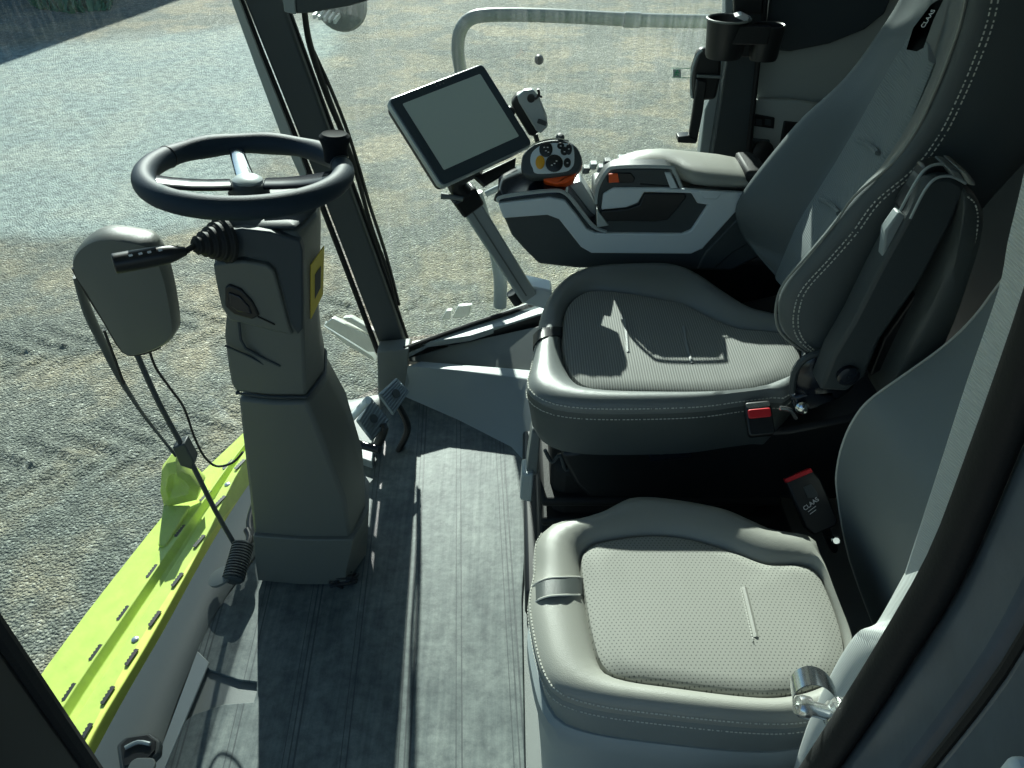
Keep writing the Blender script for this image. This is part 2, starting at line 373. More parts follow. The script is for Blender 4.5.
# deck below mat
deckp = [(-.66, -.1), (-.70, .35), (-.715, .8), (-.70, 1.15), (-.62, 1.5), (-.46, 1.80), (-.33, 1.93), (.1, 1.9), (.35, 2.2), (1.2, 2.2), (1.2, -.1)]
struct(prism('floor', [(x, y, -.006) for x, y in deckp], (0, 0, -.05), M['trim'], loc=(0, 0, 0)))
# pale door-sill rail seen through the tear
rl = prism('sill_rail', [U(152, 775, z=.0), U(198, 652, z=.0), U(210, 664, z=.0), U(164, 775, z=.0)], (0, 0, .006), M['trimlight'], bevel=.002)
tag(rl, 'pale metal edging strip along the torn corner of the floor mat', 'edging strip')
# front sill: grey band beyond mat, curved following the windscreen
outer = UL([(70, 800), (120, 706), (165, 628), (205, 555), (245, 490), (285, 440), (330, 405), (362, 398), (380, 384)], z=.0)
inner = UL([(146, 800), (172, 715), (198, 652), (224, 600), (262, 545), (310, 470), (355, 425), (404, 398)], z=.0)
fr_vs = []; n = len(outer)
prof = []
for o_, i_ in zip(cat(outer, 4), cat(inner, 4)):
    d = (o_-i_); prof.append([i_+V((0, 0, -.035)), i_+V((0, 0, .0)), i_+d*.12+V((0, 0, .012)), i_+d*.5+V((0, 0, .016)), i_+d*.88+V((0, 0, .006)), o_, o_+V((0, 0, -.1)), i_+V((0, 0, -.1))])
struct(loft('trim_front', prof, M['trim']))
def sc_(pts, c, k): return [c+(p-c)*k for p in pts]
# ---- lime green guard outside
go = root('front_guard', 'lime green steel guard plate with slotted grips outside the windscreen', 'guard', U(150, 620, z=-.16))
L_ = UL([(-60, 830), (30, 690), (104, 590), (185, 490), (246, 430), (300, 375)], z=-.16)
R_ = UL([(60, 820), (97, 738), (150, 648), (200, 556), (247, 462), (296, 400)], z=-.13)
secs = []
for a, b in zip(cat(L_, 4), cat(R_, 4)):
    d = b-a
    secs.append([a+V((0, 0, -.12)), a, a+d*.30+V((0, 0, .004)), a+d*.50+V((0, 0, .012)), a+d*.56+V((0, 0, -.012)), a+d*.66+V((0, 0, -.014)), a+d*.72+V((0, 0, .014)), a+d*.97+V((0, 0, .012)), b, b+V((0, 0, -.14))])
loft('guard_plate', secs, M['green'], go, bevel=.002)
La = cat(L_, 24); Ra = cat(R_, 24); parts = []
for fr_, st in ((.46, 0), (.90, 5)):
    k = 8+st
    while k < len(La)-14:
        a, b = La[k], Ra[k]; c = a+(b-a)*fr_+V((0, 0, .006 if fr_ > .8 else -.004)); t = (La[k+1]-La[k]).normalized()
        s = V((-t.y, t.x, 0)).normalized()
        zz = V((0, 0, .009 if fr_ > .8 else .013)); o2 = []
        for q in range(11): o2.append(c+zz+t*(.0045*(q-5))+s*(.006 if q % 2 else .003))
        o2 += [c+zz+t*.0225-s*.005, c+zz-t*.0225-s*.005]
        prism('grip_slot', o2, (0, 0, .003), M['black'], go, smooth=False, label='small black toothed slot')
        k += 10

for (u, v) in ((228, 486), (136, 641)):
    c = U(u, v, z=-.128); lathe('bolt', c, (0, 0, 1), [(.0, -.004), (.014, -.004), (.014, 0), (.009, .001), (.009, .008), (.006, .010), (0, .010)], M['zinc'], go, seg=12, label='zinc bolt')
# folded bracket on guard
bq0 = UL([(164, 508), (198, 504), (202, 488), (190, 476), (181, 472), (176, 463), (166, 462), (161, 474), (160, 492)], y=U(180, 505, z=-.13).y)
bz = sum(bq0, V())/len(bq0)
br = loft('bracket', [[p+V((0, .05, .0)) for p in sc_(bq0, bz, .9)], [p+V((.004*(-1)**i, .03, .006*(i % 3))) for i, p in enumerate(bq0)], [p+V((0, -.004+.008*(i % 2), .004*((i*5) % 3))) for i, p in enumerate(sc_(bq0, bz, .95))], [p+V((.006*(i % 2), -.012, .006*((i*2) % 3))) for i, p in enumerate(sc_(bq0, bz, .55))], [p+V((0, .006, .008)) for p in sc_(bq0, bz, .25)]], M['green'], go, label='crumpled green latch bracket', bevel=.002)
tri = [U(163, 505, z=-.12), U(190, 505, z=-.12), U(165, 546, z=-.135), U(158, 545, z=-.135)]
prism('tongue', tri, (0, 0, -.012), M['green'], go, bevel=.003)
# ---- right side: A pillar, sill, shelf
def lean(pts, y0): return UL(pts, y=y0)
pil = root('cab_pillar', 'sloping dark grey corner pillar between windscreen and side window', 'pillar', U(392, 352, y=2.0))
prism('pillar_trim', lean([(221, -60), (244, 0), (296, 129), (347, 260), (382, 352), (408, 350), (376, 260), (327, 126), (281, 0), (258, -60)], 2.0), (0, .05, 0), M['trimdark'], pil, bevel=.006)
prism('outer_strip', UL([(216, -40), (231, 0), (255, 66), (280, 133), (306, 190), (306, 172), (286, 120), (262, 60), (239, 0), (224, -40)], y=1.985), (0, .04, 0), M['panelgrey'], pil, bevel=.002, label='lighter grey outer strip')
tube('rubber_seal', UL([(216, -60), (240, 0), (292, 129), (343, 260), (378, 352)], y=2.0), .0085, M['rubber'], pil, n=4, seg=8)
tube('rubber_seal', UL([(262, -60), (285, 0), (331, 126), (380, 260), (408, 342)], y=2.03), .007, M['rubber'], pil, n=4, seg=8)
box('foot', U(392, 356, y=2.0)+V((0, .02, -.035)), (.075, .07, .06), M['trim'], pil, bevel=.012)
wip = root('wiper_arm', 'thin black wiper arm and strap hanging beside the corner pillar', 'wiper', U(360, 200, y=2.12))
tube('arm', UL([(304, 8), (310, 45), (327, 95), (342, 132), (356, 172), (371, 225), (388, 272), (398, 310)], y=1.99), [.014, .015, .015, .013, .012, .010, .008, .006], M['rubber'], wip, n=5, seg=8, flat=.5)
tube('cable', UL([(313, 50), (332, 92), (347, 130), (359, 168), (370, 206), (386, 255), (399, 305)], y=2.0), .005, M['black'], wip, n=5, seg=6)
tube('stub', UL([(340, 150), (351, 153)], y=2.11), .006, M['black'], wip, seg=8)
# top mirror / visor box
vis = root('sun_visor', 'dark roof box with pale end cap at the top of the pillar', 'visor', U(320, 8, y=1.9))
prism('body', UL([(292, -30), (296, 14), (312, 13), (350, 6), (398, -8), (400, -40)], y=1.9), (0, .06, 0), M['trimdark'], vis, bevel=.004)
prism('end_cap', UL([(280, -30), (284, 12), (296, 15), (292, -30)], y=1.895), (0, .07, 0), M['trimlight'], vis, bevel=.003)
wl = root('work_lamp', 'round clear work lamp hanging outside behind the roof box', 'lamp', U(335, 18, y=2.12))
lathe('lens', U(338, 4, y=2.14), (-.2, -1, .1), [(0, 0), (.045, .0), (.064, -.008), (.068, -.018), (.06, -.03), (0, -.035)], M['trim'], wl, sx=1.05)
vs, fs = join([g_box(U(318+5*k, 12+1.2*k, y=2.12), .006, .01, .10, frame((0, -1, 0))) for k in range(5)]); mesh('ribs', vs, fs, M['alu'], wl, smooth=False)
# side window glass plane: base follows sill
sA = U(407, 348, z=.14); sB = U(540, 300, z=.20)
glp = [V((-.40, 2.03, .12)), V((-.1, 2.1, .14)), V((.3, 2.17, .16)), (V((.72, 2.19, .16)))]
rows = []
for i in range(2):
    z = (.14, 1.92)[i]
    rows.append([V((p.x-(.395 if k == 0 else .18 if k == 1 else 0)*i*1.0, p.y-.03*i, z)) for k, p in enumerate(cat(glp, 1))])
struct(mesh('window_1', rows[0]+rows[1], [[k, k+1, k+5, k+4] for k in range(3)], M['glass']))
# windscreen
wsb = [(-.40, 2.03), (-.60, 1.82), (-.75, 1.5), (-.84, 1.15), (-.88, .8), (-.86, .45), (-.78, .2)]
wb = cat([V((x, y, 0)) for x, y in wsb], 6); R0 = []; R1 = []
for i, p in enumerate(wb):
    fr_ = 1-i/len(wb); R0.append(V((p.x, p.y, -.02))); R1.append(V((p.x-.38, p.y, 1.92)))
rings = []
for k in range(9):
    t = k/8; rings.append([a.lerp(b, t)+V((-.07*math.sin(math.pi*t)*(1-abs(2*i/len(R0)-1)**2), 0, 0)) for i, (a, b) in enumerate(zip(R0, R1))])
struct(loft('window_2', rings, M['glassfront'], closed=False))
# seat-side shelf beyond mat, sill beam with black side
def quad(name, pts, ext, m, **k): return struct(prism(name, pts, ext, m, **k))
secs = []
for fl_, b_, t_, k_ in (((403, 397), (405, 383), (407, 366), (421, 361)), ((457, 421), (457, 399), (460, 371), (470, 365)), ((511, 449), (505, 418), (505, 376), (510, 368)), ((526, 466), (530, 430), (527, 379), (532, 370)), ((620, 480), (620, 450), (620, 392), (620, 378))):
    q = [U(*fl_, z=0), U(*b_, z=.05), U(*t_, z=.13), U(*k_, z=.13)]; q.append(V((q[3].x, q[3].y, 0))); q[0].y = min(q[0].y, q[1].y-.004); secs.append(q)
struct(loft('trim_1', secs, M['trimlight'], bevel=.004))
# recess panel (sloping grey face)
quad('trim_3', [U(400, 360, z=.10), U(470, 368, z=.10), U(540, 374, z=.10), U(640, 380, z=.10), U(640, 318, z=.17), U(540, 326, z=.17), U(452, 345, z=.15), U(408, 345, z=.15)], (0, .02, -.03), M['trim'], bevel=.002)
# sill beam
quad('trim_4', [U(412, 345, z=.17), U(470, 336, z=.18), U(540, 314, z=.19), U(640, 296, z=.19), U(640, 262, z=.19), U(520, 305, z=.19), U(408, 352, z=.16)], (0, 0, -.02), M['trimlight'], bevel=.003)
quad('trim_5', [U(412, 345, z=.165), U(470, 336, z=.175), U(540, 315, z=.185), U(640, 296, z=.185), U(640, 296, z=.185)+V((0, 0, -.05)), U(540, 315, z=.185)+V((0, 0, -.05)), U(470, 336, z=.175)+V((0, 0, -.03)), U(412, 345, z=.165)+V((0, 0, -.015))], (0, .02, 0), M['black'])
sl = tube('window_seal', [U(404, 349, z=.17), U(470, 325, z=.185), U(536, 303, z=.195), U(640, 262, z=.195)], .008, M['rubber'], seg=8, n=3)
tag(sl, 'black rubber seal along the bottom edge of the side window', 'seal')
# pale front corner plate beyond pedals
cp = prism('corner_plate', [U(328, 445, z=.02), U(340, 416, z=.02), U(362, 410, z=.02), U(378, 420, z=.01), U(372, 445, z=.01)], (0, 0, -.05), M['trim'], bevel=.004)
struct(cp); cp.name = 'trim_6'
struct(prism('trim_2', UL([(377, 352), (409, 349), (406, 402), (378, 404)], y=1.93), (0, .06, 0), M['trim'], bevel=.004))
# ---- roof, rear wall, left door frame
rp = [(-1.25, .2), (-1.3, .8), (-1.22, 1.4), (-.98, 2.0), (-.6, 2.2), (1.3, 2.2), (1.3, -.05), (-.9, -.05)]
struct(prism('ceiling', [(x, y, 1.95) for x, y in rp], (0, 0, .18), M['roof'], bevel=.02))
struct(prism('wall_back', [V((1.16, .25, 0)), V((1.16, 2.19, 0)), V((1.16, 2.19, 1.95)), V((1.16, .25, 1.95))], (.04, 0, 0), M['trimdark']))
struct(prism('trim_7', UL([(0, 640), (95, 775), (-40, 900), (-120, 640), (-80, 480)], x=-.39), (-.08, 0, 0), M['black'])) if False else None
def UP(pts, c, n):
    n = V(n); out = []
    for u, v in pts:
        a = (u-512)/F; b = (384-v)/F; d = V((a, CP+b*SP, -SP+b*CP)); t = (V(c)-CAM).dot(n)/d.dot(n); out.append(CAM+d*t)
    return out
def XU(u, y, z):
    yy = (y-CAM.y)*CP-(z-CAM.z)*SP; return (u-512)/F*yy
# ---- foreground door opening: front door post (left) and rear door post (right)
fp = root('door_post', 'black door post crossing the bottom left corner', 'door post', (-.44, .3, 0))
prism('post_body', [(-.39, .35, 0), (-.39, .20, 0), (-.52, .18, 0), (-.55, .33, 0), (-.47, .38, 0)], (0, 0, 1.95), M['black'], fp, bevel=.01)
tube('rubber_seal', [(-.392, .352, 0), (-.392, .352, 1.95)], .008, M['rubber'], fp, seg=8)
dp = root('rear_door_post', 'slate grey door post with black rubber seal at the right edge', 'door post', (.36, .3, 0))
prof = [(.330, .40), (.290, .385), (.268, .35), (.262, .335), (.262, .30), (.270, .293), (.270, .285), (.262, .278), (.262, .235), (.30, .215), (.30, .18), (.62, .18), (.62, .42), (.34, .42)]
PZ = cat([V((dx, 0, z)) for dx, z in ((-.05, 0), (-.03, .4), (-.004, .72), (.008, .86), (.016, .97), (.021, 1.09), (.013, 1.20), (.003, 1.30), (-.012, 1.42), (-.03, 1.6), (-.07, 1.95))], 3)
def postloft(nm, pp, m, **k): return loft(nm, [[V((x+.034+d.x, y, d.z)) for x, y in pp] for d in PZ], m, dp, **k)
postloft('post_body', prof, M['darkblue'], bevel=.003)
tube('rubber_seal', [V((.298+d.x, .370, d.z)) for d in PZ], .016, M['rubber'], dp, seg=12, flat=.8)
tube('rubber_seal', [V((.303+d.x, .287, d.z)) for d in PZ], .005, M['rubber'], dp, seg=8)
postloft('outer_seal', [(.301, .216), (.301, .178), (.262, .178), (.27, .20)], M['black'])
prism('outer_panel', [(.284, .222, 0), (.284, .150, 0), (.296, .150, 0), (.296, .222, 0)], (0, 0, 1.108), M['white'], dp, bevel=.004, label='pale outer panel edge')
# ================================================================ STEERING COLUMN
col = root('steering_column', 'tall grey moulded steering column with stalk, switch and rubber boot', 'steering column', (-.48, 1.28, 0))
def colring(v, uL, uC, uR, y0, mid=.08, dep=.19, dz=0):
    B = U(uC, v, y=y0); z = B.z+dz
    A = V((XU(uL, y0+.012, z), y0+.012, z)); C_ = V((XU(uR, y0+mid, z), y0+mid, z))
    return [A, A.lerp(V((B.x, y0, z)), .5)+V((0, -.006, 0)), V((B.x, y0, z)), C_, V((C_.x-.012, y0+dep*.8, z)), V((C_.x-.04, y0+dep, z)), V((A.x+.03, y0+dep, z)), V((A.x+.005, y0+dep*.75, z))]
up_rings = [colring(396, 236, 306, 324, 1.20), colring(388, 231, 306, 323, 1.20), colring(372, 228, 305, 320, 1.20), colring(340, 224, 304, 317, 1.205), colring(316, 226, 303, 318, 1.205), colring(305, 221, 303, 319, 1.205), colring(262, 213, 303, 320, 1.21), colring(240, 213, 300, 319, 1.21), colring(231, 216, 295, 316, 1.215, .07, .17)]
loft('upper_cover', up_rings, M['column'], col, bevel=.006)
loft('lower_cover', [colring(545, 254, 352, 366, 1.19, .09, .21), colring(500, 249, 345, 362, 1.19, .09, .21), colring(440, 242, 322, 345, 1.195, .085, .20), colring(402, 238, 307, 326, 1.2, .08, .19)], M['column'], col, bevel=.008)
tube('seam_strip', [p+V((0, 0, .0)) for p in colring(397, 237, 306.5, 325, 1.1985, .08, .192)], .0035, M['columntop'], col, seg=6, closed=True)
bt = loft('boot', [colring(582, 258, 345, 366, 1.18, .09, .23, -.01), colring(572, 256, 346, 367, 1.18, .09, .23), colring(556, 254, 350, 368, 1.178, .09, .23), colring(540, 253, 353, 369, 1.18, .09, .23), colring(534, 256, 351, 366, 1.195, .09, .21)], M['column'], col, bevel=.014)
# dark cap covering the top and the driver's side
cap_r = [colring(229, 215, 296, 317, 1.212, .07, .175), colring(225, 217, 294, 315, 1.218, .07, .165), colring(221, 224, 288, 310, 1.23, .06, .15)]
loft('top_cover', cap_r, M['columntop'], col, bevel=.006)
# near-face dark band + side wedge
def onface(pts, y, off=-.008): return [p+V((0, off, 0)) for p in UL(pts, y=y)]
prism('side_band', onface([(216, 232), (242, 228), (270, 231), (300, 240), (303, 250), (303, 328), (298, 334), (291, 322), (283, 290), (276, 266), (268, 260), (244, 256), (216, 258)], 1.205, -.004), (0, .02, 0), M['columntop'], col, bevel=.003)
prism('face_panel', onface([(214, 262), (244, 259), (268, 263), (275, 270), (282, 294), (290, 324), (294, 333), (278, 330), (230, 318), (222, 303), (217, 280)], 1.205, -.008), (0, .02, 0), M['column'], col, bevel=.004)
sw = prism('rocker_switch', onface([(227, 284), (231, 281), (243, 286), (254, 298), (261, 312), (254, 316), (236, 311), (227, 303)], 1.205, -.013), (0, .02, 0), M['black'], col, bevel=.003)
prism('switch_insert', onface([(231, 288), (242, 292), (251, 302), (254, 310), (240, 307), (231, 301)], 1.205, -.016), (0, .01, 0), M['blackgloss'], sw, bevel=.002)
tube('groove', onface([(259, 314), (276, 322)], 1.205, -.009), .0018, M['black'], col, seg=6)
tube('groove', onface([(239, 317), (241, 338), (246, 347), (262, 356), (281, 365)], 1.205, -.0035), .003, M['columntop'], col, seg=6, n=1)
tube('groove', onface([(225, 345), (250, 356), (282, 374), (290, 382)], 1.205, -.0015), .0022, M['columntop'], col, seg=6, n=1)
# yellow warning label on driver's side face
lz0 = U(303, 262, y=1.21).z; 
Lp = [V((XU(u, 1.255, z)+.004, 1.255+dy, z)) for u, dy, z in ((310, -.018, .855), (318, .030, .868), (317, .030, .765), (310, -.018, .74))]
prism('warning_label', Lp, (.002, -.001, 0), M['yellow'], col)
Lq = [a.lerp(sum(Lp, V())/4, .55)+V((.0025, -.0015, 0)) for a in Lp]
prism('label_print', Lq, (.0006, 0, 0), M['black'], col)
# tangle of dark cable ends at the boot's foot
vs, fs = join([g_tube(cat([V((-.41+random.uniform(-.03, .05), 1.19+random.uniform(-.02, .015), .012+random.uniform(0, .03))) for _ in range(4)], 5), .004, 6) for _ in range(7)])
mesh('cable_ends', vs, fs, M['black'], col)
# stalk
stk = root('column_stalk', 'black multifunction stalk with ribbed bellows on the steering column', 'stalk', U(208, 242, y=1.19))
b0 = U(226, 240, y=1.215); b1 = U(194, 246, y=1.17); ax = (b1-b0).normalized(); Lb = (b1-b0).length
pr = [(.012, 0)]
for k in range(5):
    h = Lb*k/5; r = .040-.006*k; pr += [(r, h+.001), (r, h+Lb*.12), (r-.003, h+Lb*.14), (r-.004, h+Lb*.19)]
pr += [(.008, Lb)]
lathe('bellows', b0, ax, pr, M['rubber'], stk, seg=24)
s0 = b1; s1 = U(186, 251, y=1.155); s2 = U(113, 264, y=1.10)
tube('stem', [s0, s1], .005, M['black'], stk, seg=8)
g = [s1, s1.lerp(s2, .08), s1.lerp(s2, .25), s1.lerp(s2, .6), s1.lerp(s2, .93), s1.lerp(s2, .99), s2]
gp = tube('grip', g, [.007, .010, .0150, .0165, .0165, .0155, .010], M['black'], stk, seg=16, n=3)
d_ = (s2-s1).normalized(); axg = frame((V((0, -.6, .8))-d_*V((0, -.6, .8)).dot(d_)), up=d_.cross(V((0, -.6, .8))))
for k, f_ in enumerate((.35, .5, .62, .75)):
    plate('symbol', s1.lerp(s2, f_)+axg[2]*.0163, frame(axg[2]), .006, .004, .001, .0006, M['label'], gp, label='small white symbol')
# ================================================================ STEERING WHEEL
W = U(246.5, 172.5, y=1.31); wn = V((.06, .07, 1)).normalized(); wr = V((1, 0, -.06)).normalized(); wf = wn.cross(wr)
sw = root('steering_wheel', 'black four part steering wheel with chrome spoke and spinner knob', 'steering wheel', tuple(W-wn*.05))
RR = .167
def wp(a, r, h=0): a = math.radians(a); return W+wr*(math.cos(a)*r)+wf*(math.sin(a)*r)+wn*h
rim = [wp(a, RR) for a in range(0, 360, 5)]
tube('rim', rim, [.0195+.0012*math.sin(math.radians(a*9)) if 20 < a < 160 else .0195 for a in range(0, 360, 5)], M['blackgrip'] if 'blackgrip' in M else mat('satin black rim leather', (.013, .027, .043), .6, bump=.25, scale=500, spec=.3), sw, seg=20, closed=True)
for a in (160, 20): tube('rim_joint', [wp(a, RR-.0196*math.cos(t), .0196*math.sin(t)) for t in [2*math.pi*k/20 for k in range(20)]], .0012, M['black'], sw, seg=5, closed=True)
lathe('hub', W-wn*.085, wn, [(.0, 0), (.050, 0), (.048, .02), (.036, .035), (.036, .05), (.030, .052)], M['columntop'], sw, label='slate hub')
lathe('hub_cap', W-wn*.036, wn, [(.034, 0), (.0365, .004), (.0365, .012), (.030, .019), (.020, .022), (0, .023)], M['trimdark'], sw, seg=8)
lathe('horn_button', W-wn*.018, wn, [(.026, 0), (.026, .006), (.019, .011), (0, .012)], M['alu'], sw)
def spoke(nm, a, m, w0, w1, th=.010, z0=-.020, z1=-.004, lab=None):
    rings = []
    for t in (0, .25, .5, .75, 1):
        r = .028+(RR-.010-.028)*t; c = wp(a, r, z0+(z1-z0)*t-.004*math.sin(math.pi*t)); tdir = wf*math.cos(math.radians(a))-wr*math.sin(math.radians(a)); w = (w0+(w1-w0)*t)/2
        rings.append([c+tdir*w+wn*th*.2, c+tdir*w*.7+wn*th*.5, c-tdir*w*.7+wn*th*.5, c-tdir*w+wn*th*.2, c-tdir*w*.8-wn*th*.5, c+tdir*w*.8-wn*th*.5])
    return loft(nm, rings, m, sw, bevel=.002, label=lab)
spoke('spoke', 113, M['chrome'], .034, .028, lab='bright chrome spoke')
spoke('spoke', 200, M['blackgloss'], .046, .050); spoke('spoke', 8, M['blackgloss'], .046, .060)
K = wp(31, RR-.002, .0)
lathe('spinner_knob', K, wn, [(.012, 0), (.022, .002), (.0225, .024), (.0255, .034), (.028, .040), (.028, .047), (.023, .052), (.019, .050), (0, .046)], M['matte'], sw, seg=24)
# ================================================================ MIRROR ON ROD
mr = root('inspection_mirror', 'grey moulded mirror housing on a thin rod behind the windscreen', 'mirror', U(240, 552, y=1.26))
mo = [(72, 253), (82, 239), (101, 231), (132, 234), (154, 242), (168, 275), (176, 320), (174, 333), (164, 343), (139, 352), (124, 349), (105, 318), (85, 285), (74, 268)]
mo3 = cat(UL([(u-1, v+5) for u, v in mo], y=1.20), 3, True); mc = sum(mo3, V())/len(mo3)
def sc(pts, c, s, off): return [c+(p-c)*s+V(off) for p in pts]
loft('housing', [sc(mo3, mc, .84, (-.01, .065, 0)), sc(mo3, mc, .94, (-.006, .055, 0)), sc(mo3, mc, 1.0, (0, .03, 0)), sc(mo3, mc, .985, (0, .006, 0)), sc(mo3, mc, .94, (0, -.003, 0)), sc(mo3, mc, .6, (0, -.008, 0)), sc(mo3, mc, .2, (0, -.010, 0))], M['column'], mr)
tube('gasket', UL([(73, 268), (86, 292), (105, 322), (123, 351), (140, 354), (160, 347)], y=1.225), .0035, M['black'], mr, n=3, seg=6)
tube('rod', UL([(130, 335), (136, 352), (160, 405), (190, 460), (215, 510), (238, 550)], y=1.26), .0058, M['trimdark'], mr, n=3, seg=10)
tube('arm', UL([(76, 276), (88, 312), (103, 344), (118, 375), (140, 410), (160, 436), (176, 456)], y=1.27), [.010, .014, .012, .009, .0055, .0045, .0045], M['column'], mr, n=3, seg=10, flat=.5)
tube('link_edge', UL([(104, 330), (116, 362), (124, 384)], y=1.255), .003, M['black'], mr, n=3, seg=6)
prism('clamp', UL([(172, 448), (184, 444), (194, 462), (192, 470), (180, 466)], y=1.25), (0, .03, 0), M['trimdark'], mr, bevel=.003)
tube('cable', UL([(149, 349), (156, 368), (170, 388), (184, 408), (194, 436), (204, 456), (216, 466), (232, 463), (243, 452)], y=1.29), .0028, M['black'], mr, n=5, seg=8)
ga = U(243, 545, z=.075); gb = U(233, 580, z=.055); gd = (gb-ga).normalized(); gl_ = (gb-ga).length; pr = [(.008, -.01)]
for k in range(13): h = gl_*k/13; pr += [(.026, h), (.026, h+gl_/26), (.022, h+gl_/24), (.022, h+gl_/14.5)]
pr += [(.023, gl_), (.018, gl_+.004), (0, gl_+.004)]
gg = root('ribbed_rubber_grip', 'ribbed black rubber bellows lying at the foot of the thin mirror rod', 'rubber bellows', tuple(gb-V((0, 0, .055))))
lathe('bellows', ga, gd, pr, M['trimdark'], gg, seg=20)
tube('collar', UL([(247, 530), (250, 538), (246, 548)], z=.07), .009, M['black'], gg, n=3)
lathe('flange', U(222, 578, z=.048), (-.3, .1, .9), [(0, 0), (.03, 0), (.032, .008), (.02, .012), (0, .012)], M['trim'], gg)
# black hose by column
hs = tube('hose', UL([(262, 478), (256, 500), (250, 522), (252, 540)], z=.06), .010, M['black'], n=4); tag(hs, 'short black hose between the rubber bellows and the column boot', 'hose')
# door latch recess at bottom left
lt = root('floor_latch', 'dark oval latch plate in the front sill near the door', 'latch', U(140, 752, z=.05))
lpz = UL([(116, 745), (125, 736), (150, 732), (161, 740), (160, 752), (145, 768), (120, 772)], z=.052); prism('plate', lpz, (0, 0, -.02), M['trimdark'], lt, bevel=.005)
prism('recess', sc(lpz, sum(lpz, V())/7, .78, (0, 0, .001)), (0, 0, .003), M['black'], lt, bevel=.001); tube('lever', UL([(125, 748), (138, 742), (150, 744)], z=.062), .004, M['alu'], lt, n=3, seg=8)
plate('cover', U(142, 770, z=.062), frame((0, 0, 1), up=(0, 1, 0)), .05, .04, .015, .008, M['trim'], lt, bevel=.002)
# ================================================================ PEDALS
def pedal(corners, cen, lab):
    n_ = V((.62, -.35, .70)).normalized(); c = U(*cen, y=1.70); pts = UP(corners, c, n_)
    r = root('brake_pedal', lab, 'pedal', (c.x+.03, c.y, 0), 'pedals')
    p = prism('pad', pts, -n_*.012, M['alu2'], r, bevel=.005); e1 = (pts[1]-pts[0]); e2 = (pts[3]-pts[0])
    parts = []
    for k in range(8):
        t = .08+.12*k; a = pts[0]+e2*t; b = pts[1]+(pts[2]-pts[1])*t; parts.append(g_tube([a.lerp(b, .06)+n_*.001, a.lerp(b, .94)+n_*.001], .0028, 6))
    vs, fs = join(parts); mesh('ribs', vs, fs, M['alu2'], p)
    m_ = sum(pts, V())/4; vs, fs = join([g_lathe(m_+n_*.004, n_, [(0, 0), (.013, 0), (.013, .002), (0, .002)], 16)]); mesh('badge', vs, fs, M['trimdark'], p)
    q = V((c.x+.0, c.y-.03, .0)); tube('arm', [m_-n_*.012, m_-n_*.03+V((.02, 0, -.02)), V((q.x+.03, q.y+.02, .07)), q], [.009, .012, .014, .014], M['black'], r, n=5, seg=10, flat=.7)
    return r
M['alu2'] = mat('ribbed pedal metal', (.24, .29, .31), .3, metal=.5)
pedal([(357, 420), (371, 396), (390, 420), (373, 441)], (373, 418), 'ribbed metal pedal nearer the steering column, left of the pair')
pedal([(379, 394), (397, 377), (410, 391), (394, 415)], (394, 395), 'ribbed metal pedal farther from the steering column, right of the pair')
br_ = root('pedal_bracket', 'pale bar and black cross shaft carrying the pedals beside the column', 'bracket', U(352, 452, z=0))
tube('bar', UL([(334, 437), (368, 400)], y=1.64), .016, M['white'], br_, seg=10, flat=.6)
tube('shaft', UL([(344, 440), (380, 450)], z=.07), .012, M['blackgloss'], br_); prism('block', UL([(352, 455), (372, 462), (374, 448), (356, 440)], z=.03), (0, 0, -.03), M['trimlight'], br_, bevel=.003)
# ================================================================ OUTSIDE THINGS
def stepper(pts, y, lab, ext=(0, .05, -.02)):
    r = root('boarding_step', lab, 'step', tuple(U(*pts[0][0], y=y)))
    for q in pts: prism('tread_bar', UL(q, y=y), ext, M['steel'], r, bevel=.004)
    return r
sp = stepper([[(324, 325), (332, 318), (377, 340), (377, 352), (368, 352)], [(342, 318), (350, 317), (378, 333), (377, 339)]], 2.6, 'pale metal step outside, left of the corner pillar')
prism('tread_bar', UL([(324, 326), (372, 356), (376, 362), (345, 344)], y=2.66), (0, .04, 0), M['steel'], sp)
stepper([[(452, 318), (458, 306), (472, 305), (470, 314), (462, 318)], [(441, 320), (446, 311), (452, 310), (450, 320)]], 2.7, 'pale metal step outside, beside the monitor arm foot')
hr = root('handrail', 'bent grey tube handrail outside the side window', 'handrail', tuple(U(461, 70, y=2.75)))
tube('rail', UL([(466, 120), (462, 80), (458, 52), (460, 32), (470, 19), (490, 15), (530, 15), (580, 17), (640, 20), (725, 22), (800, 24)], y=2.75), .022, M['rail'], hr, n=4, seg=12)
tube('sleeve', UL([(624, 19.5), (640, 20)], y=2.75), .025, M['rail'], hr)
st = root('exit_sticker', 'small green running figure sticker on the side window', 'sticker', tuple(U(680, 73, y=2.17)))
tube('border', UL([(672, 68), (694, 68.5), (694, 78), (672, 77.5)], y=2.158), .0009, M['greenlabel'], st, closed=True, seg=4)
prism('panel', UL([(673, 69), (681, 69), (681, 77), (673, 77)], y=2.160), (0, -.001, 0), M['alu'], st)
vs, fs = join([g_lathe(U(677.3, 70.6, y=2.152), (0, -1, 0), [(.0, 0), (.002, 0), (.002, .001), (0, .001)], 8)]+[g_tube(UL(q, y=2.152), .0014, 5) for q in ([(677, 71.5), (676.5, 74)], [(676.5, 74), (678.5, 76)], [(676.5, 74), (674.5, 75.5)], [(677, 72), (679.3, 73)], [(677, 72), (674.8, 73)])])
mesh('figure', vs, fs, M['greenlabel'], st)
kn = tag(lathe('rubber_stud', U(539, 59, y=2.16), (0, -1, 0), [(0, 0), (.012, 0), (.012, .012), (.009, .016), (0, .016)], M['black']), 'small round black stud on the side window glass', 'stud')
